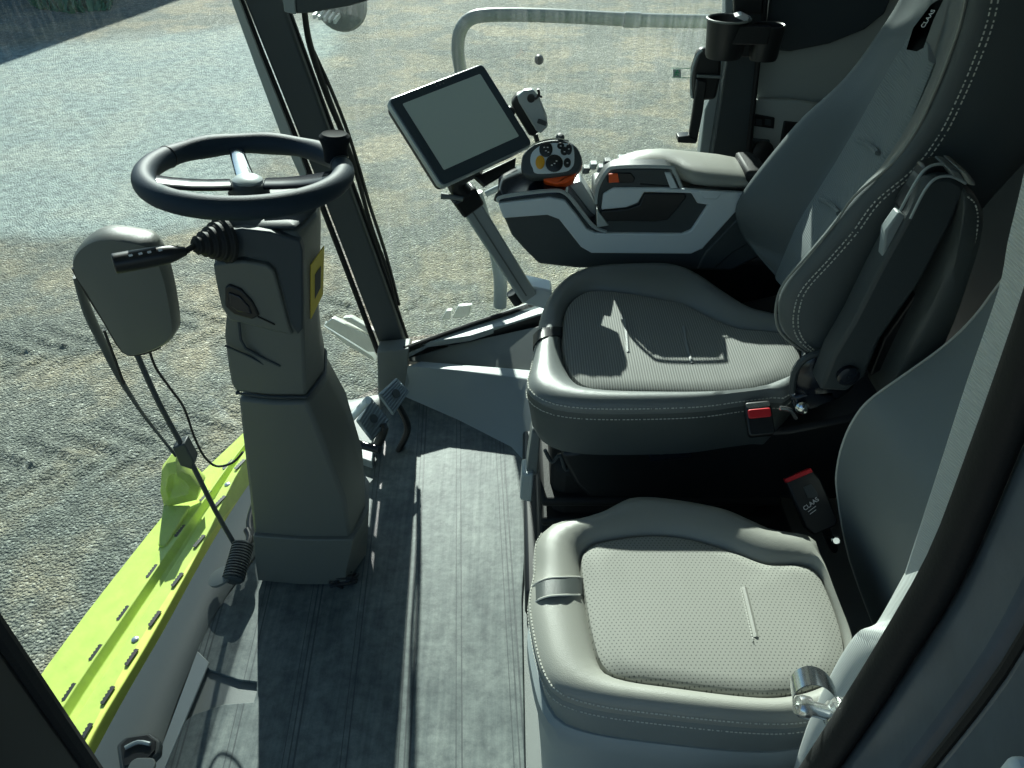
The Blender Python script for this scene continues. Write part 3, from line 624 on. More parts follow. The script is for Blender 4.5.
# ================================================================ MONITOR
MC = V((-.109, 1.735, .937)); mN = V((.4135, -.551, .725)).normalized(); mR = V((.7379, .6692, .0877)); mR = (mR-mN*mR.dot(mN)).normalized(); mU = mN.cross(mR)
if mU.z < 0: mU = -mU
MX = (mR, mU, mN)
mo_ = root('display_terminal', 'black touchscreen terminal with silver edge on a grey arm', 'monitor', tuple(MC-mN*.06-mU*.12))
plate('rear_shell', MC-mN*.040, MX, .262, .212, .014, .022, M['black'], mo_, bevel=.004)
plate('frame_edge', MC-mN*.020, MX, .272, .222, .014, .0165, M['alu'], mo_, bevel=.002, label='silver frame edge')
plate('front_glass', MC-mN*.004, MX, .266, .216, .011, .005, M['bezel'], mo_, bevel=.0015)
plate('screen', MC+mN*.0008+mU*.004, MX, .222, .168, .003, .001, M['screen'], mo_)
for k in range(3): pass
vs, fs = join([g_box(MC+mN*.0014+mU*.098+mR*(.01*(k-1)), .003, .003, .0006, MX) for k in range(3)]); mesh('sensor_dots', vs, fs, M['trim'], mo_, smooth=False)
arm = root('monitor_arm', 'grey metal monitor post with black clamp rising from the sill', 'monitor arm', tuple(U(515, 296, y=1.95)))
a0 = U(528, 296, y=1.86); a1 = U(470, 205, y=1.74); dirn = (a1-a0).normalized(); axm = frame(V((.2, -1, .5))-dirn*V((.2, -1, .5)).dot(dirn), up=dirn.cross(V((.2, -1, .5))))
vs, fs = g_box((a0+a1)/2, .046, .001, .001, MX)
side = dirn.cross(V((.1, -1, .5))).normalized(); nn = side.cross(dirn)
def bar(nm, p, q, w0, w1, t, m, par, **k):
    d = (q-p).normalized(); s = d.cross(V((.1, -1, .5))).normalized(); n = s.cross(d)
    return loft(nm, [[p-s*w0/2-n*t/2, p+s*w0/2-n*t/2, p+s*w0/2+n*t/2, p-s*w0/2+n*t/2], [q-s*w1/2-n*t/2, q+s*w1/2-n*t/2, q+s*w1/2+n*t/2, q-s*w1/2+n*t/2]], m, par, **k)
bar('post', a0, a1, .048, .050, .03, M['alu'], arm, bevel=.005)
bar('post_ridge', a0.lerp(a1, .02)+V((-.003, -.018, .008)), a1+V((-.003, -.018, .008)), .004, .004, .006, M['trim'], arm)
bar('clamp', a1-dirn*.01, a1+dirn*.045, .060, .064, .04, M['black'], arm, bevel=.006)
tube('swivel', [a1+dirn*.04, a1+dirn*.075+V((0, 0, .01)), MC-mN*.04-mU*.09], [.024, .022, .024], M['black'], arm, n=3)
tube('clamp_lever', UL([(463, 199), (452, 197), (441, 196)], y=1.70), [.006, .006, .008], M['trim'], arm, n=2)
prism('mount_plate', [MC-mN*.045-mU*.108+mR*x-mU*y for x, y in ((-.02, 0), (.11, 0), (.09, .022), (-.01, .03))], -mN*.012, M['black'], arm, bevel=.003)
tube('rear_post', UL([(478, 192), (484, 215), (492, 240), (500, 275), (500, 306)], y=2.0), [.012, .015, .017, .02, .02], M['alu'], arm, n=3, seg=10)
tube('cross_bar', UL([(486, 194), (510, 183), (545, 172)], y=1.95), .0085, M['alu'], arm, n=2)
ft = prism('foot', UL([(516, 289), (526, 285), (552, 291), (552, 312), (518, 302)], y=1.86), (0, .06, 0), M['white'], arm, bevel=.006)
tube('foot_cap', UL([(512, 292), (519, 302)], y=1.86), .018, M['black'], arm)
# phone-sized joystick / radio behind monitor
ph = root('phone_holder', 'small black and silver device holder behind the monitor', 'holder', tuple(U(535, 135, y=1.85)))
prism('cradle', UL([(511, 103), (516, 96), (523, 94), (540, 131), (534, 137), (529, 136), (513, 110)], y=1.84), (0, .03, 0), M['black'], ph, bevel=.004)
prism('device', UL([(517, 97), (524, 91), (533, 90), (539, 97), (547, 117), (548, 127), (541, 134), (536, 131), (519, 103)], y=1.83), (0, .02, 0), M['alu'], ph, bevel=.004)
plate('band', U(542, 122, y=1.826), frame((0, -1, 0), up=(.35, 0, 1)), .022, .010, .002, .004, M['trimdark'], ph)
lathe('button', U(531, 98, y=1.828), (0, -1, 0), [(0, 0), (.009, 0), (.009, .006), (0, .007)], M['black'], ph); tube('hook', UL([(535, 99), (539, 95), (538, 89)], y=1.82), .003, M['black'], ph, n=3); tube('hook', UL([(537, 95), (542, 97)], y=1.82), .0025, M['black'], ph)
lathe('clip', U(510, 111, y=1.83), (0, -1, 0), [(0, 0), (.012, 0), (.012, .01), (0, .011)], M['black'], ph)
tube('stem', UL([(535, 134), (540, 150), (545, 168)], y=1.87), .006, M['black'], ph, n=2)
# ================================================================ ARMREST CONSOLE
CY = 1.62
def c3(pts): return crop(pts, 480, 60, 300/1024)
cn = root('armrest_console', 'charcoal armrest console with pale grey trim band beside the driver seat', 'console', tuple(U(640, 268, y=CY+.09)))
body = c3([(62, 480), (90, 468), (240, 452), (290, 462), (330, 505), (385, 572), (402, 560), (404, 500), (700, 450), (900, 455), (985, 470), (1010, 560), (960, 670), (860, 722), (330, 712), (200, 697), (148, 645), (108, 600), (82, 540)])
prism('body', UL(body, y=CY), (0, .19, 0), M['trimdark'], cn, bevel=.008)
band = c3([(62, 490), (235, 470), (290, 480), (330, 530), (365, 578), (395, 592), (690, 595), (722, 582), (778, 496), (742, 490), (722, 456), (560, 452), (540, 488), (500, 504), (415, 512), (420, 460), (455, 437), (640, 437), (655, 440), (745, 446), (905, 455), (880, 512), (760, 645), (720, 663), (380, 660), (345, 640), (270, 545), (230, 530), (80, 541)])
prism('trim_band', UL(band, y=CY-.008), (0, .014, 0), M['white'], cn, bevel=.003, label='pale grey trim band')
prism('lower_edge', UL(c3([(770, 655), (905, 512), (958, 560), (965, 600), (862, 660), (800, 715), (740, 715)]), y=CY-.004), (0, .01, 0), M['trimdark'], cn, bevel=.004)
prism('pocket', UL(c3([(560, 456), (700, 456), (705, 470), (665, 520), (640, 548), (600, 553), (410, 550), (412, 516), (500, 509), (545, 494)]), y=CY-.006), (0, .01, 0), M['black'], cn, bevel=.003)
prism('tag_plate', UL(c3([(747, 446), (830, 450), (808, 477), (762, 474)]), y=CY-.011), (0, .005, 0), M['white'], cn, bevel=.002)
# front pad top: glossy slope and black nose
fp_ = c3([(62, 480), (235, 460), (290, 470), (330, 520), (388, 585), (440, 590), (400, 500), (350, 430), (300, 400), (240, 415)])
tp = [(62, 486), (80, 470), (240, 450), (292, 460), (335, 508), (385, 570), (430, 590)]
lo = UL(c3(tp), y=CY-.002); rings = []
for p in cat(lo, 4): rings.append([p+V((0, 0, -.004)), p+V((0, .004, .006)), p+V((0, .06, .012)), p+V((0, .13, .010)), p+V((0, .175, .002)), p+V((0, .175, -.006))])
loft('front_pad', rings, M['blackgloss'], cn)
tube('front_pad_edge', [p+V((0, -.003, .004)) for p in lo], .0045, M['alu'], cn, n=4, seg=6)
tube('nose_clip', UL(c3([(62, 480), (66, 466), (78, 455)]), y=CY+.01), .010, M['black'], cn, n=2)
prism('shield', UL(c3([(300, 428), (345, 415), (380, 470), (420, 545), (440, 568), (400, 568), (396, 545)]), y=CY+.05), (0, .06, 0), M['alu'], cn, bevel=.004)
prism('glint_wedge', UL(c3([(400, 512), (440, 566), (400, 572)]), y=CY-.01), (0, .02, 0), M['alu'], cn, bevel=.002)
# lidded compartment arch
arch = c3([(396, 500), (400, 440), (430, 388), (468, 368), (640, 368), (662, 384), (692, 442), (640, 440), (458, 440), (425, 455), (412, 512)])
prism('lid_arch', UL(arch, y=CY-.004), (0, .055, 0), M['trimdark'], cn, bevel=.008)
tube('lid_edge', UL(c3([(396, 490), (402, 438), (430, 386), (468, 366), (640, 366), (664, 382), (688, 436)]), y=CY-.006), .004, M['alu'], cn, n=5, seg=6)
prism('lid_strap', UL(c3([(630, 385), (652, 388), (676, 438), (650, 440)]), y=CY-.010), (0, .008, 0), M['white'], cn, bevel=.002)
prism('lid_window', UL(c3([(432, 398), (450, 385), (515, 386), (530, 404), (522, 420), (436, 420)]), y=CY-.007), (0, .004, 0), M['black'], cn, bevel=.002)
prism('orange_switch', UL(c3([(440, 390), (470, 388), (476, 418), (440, 420)]), y=CY-.010), (0, .005, 0), M['orange'], cn, bevel=.001)
prism('pedestal', [(.33, 1.665, .0), (.33, 1.665, .60), (.36, 1.665, .625), (.95, 1.665, .625), (.95, 1.665, 0)], (0, .12, 0), M['black'], cn, bevel=.01)
# row of rocker switches behind the lid
for k, (u, v) in enumerate([(585, 172), (592, 168), (600, 171), (606, 165), (614, 168), (620, 162), (628, 160)]):
    c = U(u, v, y=CY+.155); prism('switch', [c+V((x, y, 0)) for x, y in rr(.016, .026, .003, 2)], (.004, 0, .014), M['trimlight'] if k % 3 else M['trimdark'], cn, bevel=.002)
# armrest pad
pad = root('armrest_pad', 'grey leather armrest pad on top of the console', 'armrest', tuple(U(700, 190, y=1.68)))
def padring(u, vb, vt, yf, h=.0, ys=0):
    B = U(u, vb, y=CY); T = U(u, vt, y=CY+.004); x = B.x; y1 = CY+yf
    if ys:
        return [V((x, CY+ys, B.z)), V((x, CY+ys-.002, (B.z+T.z)/2)), V((x, CY+ys+.006, T.z)), V((x, CY+ys+.03, T.z+.006+h)), V((x, CY+yf*.7, T.z+.008+h)), V((x, y1-.012, T.z+.002+h)), V((x, y1, T.z-.012)), V((x, y1, B.z))]
    return [V((x, CY, B.z)), V((x, CY-.004, (B.z+T.z)/2)), V((x, CY+.006, T.z)), V((x, CY+.03, T.z+.006+h)), V((x, CY+yf*.6, T.z+.008+h)), V((x, y1-.012, T.z+.002+h)), V((x, y1, T.z-.012)), V((x, y1, B.z))]
loft('cushion', [padring(612, 184, 180, .12, -.012, .07), padring(628, 184, 176, .145, 0, .06), padring(655, 186, 173, .155, .004, .06), padring(680, 189, 174, .155, .004, .055), padring(688, 190, 175, .155, .003), padring(730, 191, 177, .15, .002), padring(758, 190, 179, .125), padring(772, 190, 185, .10, -.012)], M['leatherlight'], pad, sub=1)
tube('seam', UL([(640, 184), (690, 187), (752, 188)], y=CY-.004), .0015, M['black'], pad, n=3, seg=5)
prism('rear_hinge', UL([(746, 172), (762, 171), (775, 180), (770, 190), (748, 186)], y=CY-.006), (0, .12, 0), M['rubber'], pad, bevel=.01)
# multifunction lever
jy = root('control_lever', 'grey faced joystick with round black buttons and orange base', 'joystick', tuple(U(570, 190, y=1.70)))
JC = U(550, 160, y=1.63); JN = V((-.05, -.80, .60)).normalized(); jx = (JC, JN)
def j3(pts): return crop(pts, 480, 120, 140/1024)
head = j3([(300, 310), (315, 245), (370, 190), (450, 155), (560, 140), (660, 158), (720, 208), (750, 290), (738, 340), (700, 380), (640, 398), (470, 420), (345, 415), (305, 370)])
H3 = cat(UP(head, *jx), 3, True); hc = sum(H3, V())/len(H3)
loft('head_shell', [sc(H3, hc, .55, -JN*.07), sc(H3, hc, .85, -JN*.055), sc(H3, hc, 1.0, -JN*.03), sc(H3, hc, 1.0, -JN*.008), sc(H3, hc, .96, -JN*.001), sc(H3, hc, .90, JN*.001)], M['trimdark'], jy)
tube('chrome_edge', UP(j3([(345, 215), (400, 175), (460, 153), (560, 138), (650, 155)]), JC+JN*.001, JN), .0022, M['chrome'], jy, n=4, seg=6)
face = j3([(368, 300), (380, 240), (430, 195), (500, 170), (640, 172), (682, 200), (690, 300), (670, 350), (610, 380), (420, 392), (385, 350)])
F3 = cat(UP(face, JC+JN*.003, JN), 4, True); fcn = sum(F3, V())/len(F3)
loft('face_plate', [sc(F3, fcn, 1, -JN*.006), sc(F3, fcn, 1, V()), sc(F3, fcn, .96, JN*.0015)], M['white'], jy)
jr, ju, _ = frame(JN)
BTN = []
SY = {482: ((470, 200), (495, 200), (482, 225), (500, 235)), 543: ((525, 330), (560, 300), (545, 318)), 590: ((590, 190),), 618: ((618, 232),), 650: ((650, 212),), 638: ((640, 314),)}
for (x, y, r1, r2, mm, lb) in ((482, 217, 48, 46, 'black', None), (543, 318, 62, 54, 'black', None), (440, 310, 33, 42, 'amber', 'amber button'), (638, 314, 26, 30, 'black', None), (590, 190, 25, 20, 'black', None), (618, 228, 28, 26, 'black', None), (650, 215, 22, 34, 'black', None)):
    s_ = (140/1024)/F*1.73
    c = UP(j3([(x, y)]), JC+JN*.0045, JN)[0]
    bq = lathe('button', c, JN, [(0, -.002), (1, -.002), (1, .002), (.85, .0035), (0, .0038)] if False else [(0, -.002), (r1*s_, -.002), (r1*s_, .002), (r1*s_*.85, .0035), (0, .0038)], M[mm], jy, seg=20, sy=r2/r1*1.15, label=lb); BTN.append((bq, SY.get(x, ())))
for bt_, pts_ in BTN:
    for (x, y) in pts_:
        c = UP(j3([(x, y)]), JC+JN*.0085, JN)[0]; vs, fs = g_box(c, .0035, .002, .0004, (jr, ju, JN)); mesh('symbol', vs, fs, M['label'], bt_, smooth=False, label='tiny white symbol')
ob = j3([(462, 418), (560, 410), (700, 378), (745, 290), (752, 320), (735, 345), (705, 385), (690, 425), (640, 456), (560, 470), (490, 452), (466, 438)])
O3 = UP(ob, JC-JN*.012, JN); prism('orange_base', O3, -JN*.045, M['orange'], jy, bevel=.004)
tube('stem', [U(568, 180, y=1.68), U(571, 192, y=1.69), U(573, 200, y=1.70)], [.012, .012, .018], M['black'], jy, n=2)
lathe('thumb_wheel', U(560, 139, y=1.67), (0, -.3, 1), [(0, -.01), (.009, -.01), (.010, .006), (.006, .012), (0, .013)], M['trimdark'], jy, seg=12)
# ================================================================ SEATS
def cushion(rt, outer_px, inner_px, z0, n, mL, mF, c_in, skirt_px=None, wall=.09, farlift=0, nearlift=0, ymid=1.3, yw=.25, mS=None, prof=None, crown=.006):
    O = UL(outer_px, z=z0); I = UL(inner_px, z=z0)
    c = U(*c_in, z=z0)
    O = polar(O, c, n); I = polar(I, c, n)
    def lift(p):
        t = (p.y-ymid)/yw; return farlift*max(0, min(1, t))**1.2 + nearlift*max(0, min(1, -t))**1.2
    def ring(A, B, s, dz, lf=1.0): return [a.lerp(b, s)+V((0, 0, dz+lift(a.lerp(b, s))*lf)) for a, b in zip(A, B)]
    def scl(A, s, dz, lf=1): return [c+(a-c)*s+V((0, 0, dz+lift(a)*lf)) for a in A]
    side = [scl(O, .93, -wall-.03, 0), scl(O, .965, -wall, 0), scl(O, .985, -.05, .5), scl(O, 1.0, -.022), scl(O, .994, -.016)]
    top = [scl(O, .994, -.016), ring(O, I, .0, -.010), ring(O, I, .10, .004), ring(O, I, .3, .012), ring(O, I, .55, .013), ring(O, I, .8, .006), ring(O, I, .95, -.006), ring(O, I, 1.04, -.022, .8)]
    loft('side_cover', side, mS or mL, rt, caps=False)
    loft('bolster', top, mL, rt, caps=False)
    def pin(s, dz, lf): return [c+(p-c)*s+V((0, 0, dz+lift(p)*lf*s)) for p in I]
    pv = [pin(1.0, -.018, .8), pin(.985, -.006, .75), pin(.94, -.001, .6), pin(.8, .001, .35), pin(.5, crown*.5, .1), pin(.2, crown*.6, 0)]
    vs, fs = g_loft(pv, True, False); vs.append(c+V((0, 0, crown*.6))); m = len(vs)-1; b_ = (len(pv)-1)*n
    fs += [[b_+i, b_+(i+1) % n, m] for i in range(n)]
    mesh('seat_panel', vs, fs, mF, rt)
    piping = ring(O, I, .0, -.012)
    return O, I, ring(O, I, .03, -.004), ring(O, I, .0, -.028), lift
# ---- passenger (instructor) seat
ps = root('passenger_seat', 'near grey leather fold-down passenger seat with perforated cushion', 'seat', (.3, .78, 0))
def s6(pts): return crop(pts, 500, 468, 400/1024)
pO = s6([(72, 335), (86, 260), (90, 190), (130, 150), (200, 138), (260, 120), (300, 98), (340, 85), (420, 88), (560, 110), (640, 140), (700, 163), (800, 180), (822, 232), (860, 340), (902, 450), (905, 540), (870, 620), (780, 650), (640, 652), (400, 628), (250, 607), (150, 575), (108, 520), (84, 430)])
pI = s6([(205, 230), (225, 200), (260, 186), (370, 172), (480, 180), (600, 213), (690, 243), (800, 250), (850, 330), (886, 450), (875, 520), (800, 562), (700, 580), (600, 575), (450, 555), (320, 535), (262, 505), (235, 430), (215, 320)])
# far (y large) bolster is higher; outline points there were read at that height
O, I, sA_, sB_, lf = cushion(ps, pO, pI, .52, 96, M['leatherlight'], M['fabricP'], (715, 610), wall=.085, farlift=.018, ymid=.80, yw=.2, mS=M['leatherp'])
stitches('stitching', sA_[40:97]+sA_[:8], ps, .0062, .0011); stitches('stitching', sB_[40:97], ps, .0062, .0009)
def onpanel(pts, z): return UL(pts, z=z)
tube('crease', onpanel([(744, 588), (750, 612), (756, 638)], .5215), .0045, M['leatherlight'], ps, n=3, seg=6)
stitches('stitching', onpanel([(741, 588), (747, 614), (753, 640)], .5258), ps, .005, .0009)
st_ = UL([(533, 588), (533, 600), (550, 597), (582, 599), (582, 579), (556, 576), (540, 577)], z=.538)
# front strap loop over the bolster
def strap(nm, pxs, w_px, z, m, par):
    r0, r1 = [], []
    for (u, v), w, dz in pxs: r0.append(U(u, v-w/2, z=z+dz)); r1.append(U(u, v+w/2, z=z+dz))
    rings = [[a, b, b-V((0, 0, .012)), a-V((0, 0, .012))] for a, b in zip(cat(r0, 4), cat(r1, 4))]
    return loft(nm, rings, m, par)
strap('front_strap', [((583, 586), 17, -.008), ((577, 586), 17, .005), ((565, 586), 18, .0165), ((550, 587), 18, .018), ((540, 590), 19, .012), ((533, 595), 20, -.003), ((531, 603), 22, -.030)], 0, .52, M['leatherside'], ps)
for dv in (-9, 9): tube('piping', [U(u, v+dv, z=.52+dz) for (u, v, dz) in ((580, 586, .000), (565, 586, .0165), (550, 587, .018), (540, 590, .012), (533, 595, -.003))], .0016, M['thread'], ps, n=4, seg=6)
# seat pan shell (pale side) and box
O2 = [V((p.x, p.y, .415)) for p in O]; oc = sum(O2, V())/len(O2)
loft('seat_pan', [sc(O2, oc, .97, (0, 0, .012)), sc(O2, oc, 1.0, (0, 0, .004)), sc(O2, oc, 1.0, (0, 0, -.03)), sc(O2, oc, .95, (0, 0, -.10)), sc(O2, oc, .90, (0, 0, -.30)), sc(O2, oc, .88, (0, 0, -.408))], M['trimlight'], ps, label='pale plastic seat base')
# passenger backrest (front face toward the image left)
far = [(876, 632), (850, 560), (838, 495), (838, 468), (845, 440), (858, 415), (874, 398), (905, 376), (945, 347), (975, 318), (1000, 285), (1040, 235)]
F_ = UL(far, y=.955)
def backrow(p):
    x, z = p.x, p.z
    return [V((x+.11, .96, z)), V((x+.03, .985, z)), V((x-.0, .955, z)), V((x+.012, .90, z)), V((x+.018, .78, z)), V((x+.012, .66, z)), V((x, .60, z)), V((x+.03, .575, z)), V((x+.11, .60, z))]
fz = sorted([p for p in F_], key=lambda p: p.z)
loft('backrest', [backrow(p) for p in cat(fz, 3)], M['leatherp'], ps, bevel=0)
tube('backrest_piping', [p+V((.0, .003, 0)) for p in fz], .002, M['thread'], ps, n=4, seg=6)
tube('backrest_crease', [V((XU(u, .87, z)-.0, .87, z)) for u, z in ((880, .60), (893, .68), (925, .78), (965, .84))] , .002, M['leatherblack'], ps, n=4, seg=5)
# ---- driver seat
ds = root('driver_seat', 'dark grey leather air suspended driver seat with tall stitched backrest', 'seat', (.32, 1.36, 0))
def s5(pts): return crop(pts, 500, 240, 400/1024)
dO = s5([(68, 372), (78, 320), (95, 240), (112, 170), (160, 112), (230, 78), (330, 68), (430, 68), (500, 92), (570, 135), (640, 175), (700, 190), (790, 215), (800, 320), (740, 395), (700, 400), (620, 410), (500, 425), (300, 430), (180, 425), (110, 408)])
dI = s5([(158, 220), (172, 165), (225, 130), (320, 135), (400, 148), (470, 162), (540, 195), (620, 225), (700, 232), (765, 250), (765, 330), (700, 362), (600, 385), (400, 386), (250, 378), (190, 352), (160, 290)])
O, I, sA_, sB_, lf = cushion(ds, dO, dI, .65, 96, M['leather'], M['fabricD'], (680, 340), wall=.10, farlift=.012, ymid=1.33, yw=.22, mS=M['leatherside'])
stitches('stitching', sA_[44:92], ds, .0075, .0013); stitches('stitching', sB_[44:92], ds, .0075, .0011)
for q in ([(625, 319), (627, 337), (628, 353)], [(684, 327), (687, 345), (692, 364)]): tube('crease', UL(q, z=.6512), .0042, M['leather'], ds, n=3, seg=6)
strap('front_strap', [((563, 331), 8, -.010), ((556, 331), 9, .008), ((545, 332), 9, .015), ((538, 335), 10, .010), ((533, 341), 12, -.008)], 0, .65, M['black'], ds)
# driver backrest from measured rails
def rail(px, y): return sorted(UL(px, y=y), key=lambda p: p.z)
rN = rail([(806, 352), (788, 341), (777, 326), (774, 309), (786, 276), (820, 243), (858, 190), (890, 165), (918, 127), (940, 79), (960, 25), (968, -20)], 1.10)
rCn = rail([(815, 330), (818, 290), (835, 245), (855, 208), (877, 177), (906, 133), (928, 82), (940, 51), (950, 0)], 1.24)
rCf = rail([(775, 262), (792, 221), (827, 165), (855, 117), (884, 63), (906, 32), (922, -10)], 1.47)
rF = rail([(765, 270), (745, 235), (737, 212), (744, 193), (776, 152), (808, 114), (849, 82), (877, 41), (902, 6), (922, -40)], 1.60)
def at(r, z):
    if z <= r[0].z: a, b = r[0], r[1]
    else:
        a, b = r[-2], r[-1]
        for p, q in zip(r, r[1:]):
            if p.z <= z <= q.z: a, b = p, q; break
    t = (z-a.z)/(b.z-a.z) if abs(b.z-a.z) > 1e-6 else 0
    t = max(-1.5, min(1.6, t)); return a.lerp(b, t)
zs = [.70, .735, .76, .79, .82, .86, .90, .95, 1.0, 1.05, 1.10, 1.15, 1.20, 1.25, 1.30, 1.36, 1.40, 1.43]
rings = []; pans = []; nearedge = []
for z in zs:
    N, Cn, Cf, Fp = (at(r, z) for r in (rN, rCn, rCf, rF))
    Cn = Cn+V((.004, 0, 0)); Cf = Cf+V((.012, 0, 0)); Fp = Fp+V((-.012, 0, 0))
    xb = .66+(z-.70)*.42 if z < 1.43 else .97
    xb = max(xb, N.x+.10)
    pt = lambda x, y: V((x, y, z))
    rings.append([pt(xb, 1.13), pt((N.x*.45+xb*.55), 1.085), pt(N.x+.035, 1.08), pt(N.x+.008, 1.088), pt(N.x, 1.10), pt(N.x+.006, 1.118), pt(N.x*.5+Cn.x*.5+.008, 1.18), pt(Cn.x, 1.24), pt((Cn.x+Cf.x)/2+.012, 1.355), pt(Cf.x, 1.46), pt(Cf.x+.03, 1.485), pt(Cf.x*.6+Fp.x*.4+.015, 1.525), pt(Fp.x+.012, 1.578), pt(Fp.x, 1.60), pt(Fp.x+.01, 1.615), pt(max(xb-.05, Fp.x+.05), 1.60), pt(xb, 1.55)])
    if z < 1.21: pans.append([pt(Cn.x-.002, 1.247), pt(Cn.x-.004, 1.262), pt((Cn.x+Cf.x)/2+.004, 1.355), pt(Cf.x-.004, 1.45), pt(Cf.x-.002, 1.464), pt(Cf.x+.02, 1.464), pt((Cn.x+Cf.x)/2+.03, 1.355), pt(Cn.x+.02, 1.247)])
    nearedge.append(pt(N.x, 1.10))
loft('backrest', rings, M['leatherback'], ds, sub=1)
loft('back_panel', pans, M['fabricB'], ds)
ne = cat(nearedge, 4)
for off, dy in ((.020, -.021), (.028, -.0215)):
    stitches('stitching', [p+V((off+.004, dy, 0)) for p in ne[2:]], ds, .0075, .0012)
tube('edge_piping', [p+V((0, -.002, 0)) for p in ne], .0022, M['leatherlight'], ds, seg=6)
for (a, b) in (((857, 138), (877, 155)), ((834, 197), (842, 216))):
    p0, p1 = U(*a, y=1.44), U(*b, y=1.27)
    z_ = (p0.z+p1.z)/2; q0, q1 = at(rCf, p0.z), at(rCn, p1.z)
    tube('crease', [V((q0.x+.006, 1.43, q0.z)), V(((q0.x+q1.x)/2+.008, 1.36, z_)), V((q1.x-.001, 1.28, q1.z))], .0045, M['fabricB'], ds, n=3, seg=6)
tg = prism('name_tab', UL([(938, 0), (947, -6), (934, 20), (924, 48), (913, 46), (920, 24)], y=1.32), (-.01, 0, -.006), M['black'], ds, bevel=.003, label='black loop tab with white lettering')
tc_ = U(931, 22, y=1.31); tn = V((-.75, -.45, .5)).normalized(); tu = (U(936, 6, y=1.31)-U(924, 38, y=1.31)); tu = (tu-tn*tu.dot(tn)).normalized(); text('tab_lettering', 'CLAAS', tc_+tn*.012, (tu, tn.cross(tu), tn), .0095, M['label'], tg)
# black seat chassis
prism('seat_chassis', UL([(560, 455), (575, 452), (610, 446), (720, 436), (790, 430), (850, 418), (890, 400), (905, 430), (880, 480), (840, 500), (590, 500), (575, 485)], y=1.13), (0, .46, 0), M['black'], ds, bevel=.01)
prism('control_panel', UL([(645, 444), (686, 441), (694, 458), (650, 462)], y=1.122), (0, .01, 0), M['blackgloss'], ds, bevel=.002)
for u, v in ((661, 453), (677, 451)): plate('symbol', U(u, v, y=1.1215), frame((0, -1, 0)), .008, .006, .002, .001, M['trim'], ds)
box('suspension_bellows', (.31, 1.36, .27), (.46, .44, .36), M['rubber'], ds, bevel=.03)
vs, fs = join([g_box((.31, 1.36, .12+.06*k), .50, .48, .022) for k in range(5)]); mesh('bellows_folds', vs, fs, M['rubber'], ds, bevel=.008)
box('seat_plinth', (.36, 1.38, .045), (.66, .56, .09), M['black'], ds, bevel=.01)
prism('front_bracket', UL([(532, 432), (541, 434), (537, 476), (526, 475)], y=1.18), (0, .05, 0), M['trim'], ds, bevel=.003)
prism('latch_block', UL([(522, 475), (534, 474), (532, 503), (520, 500)], y=1.17), (0, .05, 0), M['alu'], ds, bevel=.004)
tube('wiring', UL([(545, 450), (552, 462), (560, 455), (566, 470), (575, 462)], y=1.14), .004, M['trimdark'], ds, n=4, seg=6)
# recliner hinge and lever at near side
lathe('recliner_cover', U(822, 372, y=1.09), (0, -1, 0), [(0, 0), (.055, 0), (.055, .02), (.04, .03), (0, .03)], M['blackgloss'], ds)
tube('recliner_rim', UL([(792, 392), (795, 372), (806, 358), (822, 352)], y=1.065), .006, M['trimdark'], ds, n=4, seg=8)
prism('lever_handle', UL([(792, 398), (812, 392), (835, 390), (838, 400), (815, 410), (796, 414)], y=1.06), (0, .03, 0), M['blackgloss'], ds, bevel=.006)
lathe('lever_button', U(802, 407, y=1.055), (-.2, -1, .3), [(0, 0), (.010, 0), (.012, .006), (.008, .010), (0, .011)], M['chrome'], ds, seg=14)
tube('lever_rod', UL([(780, 408), (790, 410), (796, 418)], y=1.06), .004, M['zinc'], ds, n=3, seg=8)
# folded-up left armrest
ar = root('folded_armrest', 'folded up leather armrest with black bracket beside the driver backrest', 'armrest', tuple(U(850, 380, y=1.02)))
def s_5(pts): return crop(pts, 840, 140, 184/544)
prism('bracket', UL(s_5([(210, 215), (252, 130), (285, 112), (330, 112), (365, 130), (372, 150), (330, 250), (240, 420), (120, 590), (75, 700), (20, 745), (-60, 740), (-20, 640), (40, 540), (110, 400)]), y=1.01), (0, .05, 0), M['trimdark'], ar, bevel=.006)
prism('bracket_slot', UL(s_5([(180, 210), (255, 85), (300, 72), (330, 84), (325, 108), (285, 98), (262, 112), (205, 232)]), y=1.03), (0, .03, 0), M['black'], ar, bevel=.003)
tube('slot_edge', UL(s_5([(178, 208), (225, 122), (258, 82), (300, 71), (332, 84)]), y=1.028), .0022, M['alu'], ar, n=4, seg=6)
tube('slot_edge', UL(s_5([(208, 232), (250, 150), (285, 113), (330, 108), (372, 128)]), y=1.008), .0022, M['alu'], ar, n=4, seg=6)
stitches('slot_spring', UL(s_5([(200, 215), (232, 150), (262, 108), (285, 104)]), y=1.027), ar, .006, .0016, M['trim'])
prism('bracket_plate', UL(s_5([(175, 214), (208, 236), (165, 320), (122, 385), (135, 270)]), y=1.02), (0, .02, 0), M['trimlight'], ar, bevel=.003)
lathe('pivot', U(847, 374, y=1.01), (0, -1, 0), [(0, 0), (.018, 0), (.018, .008), (.010, .012), (0, .010)], M['blackgloss'], ar, seg=20)
prism('inner_void', UL(s_5([(350, 150), (372, 160), (330, 330), (250, 500), (160, 660), (90, 700), (130, 590), (250, 420), (330, 270)]), y=1.04), (0, .03, 0), M['black'], ar, bevel=.003)
ap = s_5([(372, 150), (400, 158), (425, 190), (433, 230), (420, 300), (385, 410), (340, 540), (270, 700), (220, 800), (130, 780), (180, 650), (265, 480), (330, 330), (360, 220)])
A3 = cat(UL(ap, y=1.0), 3, True); ac = sum(A3, V())/len(A3)
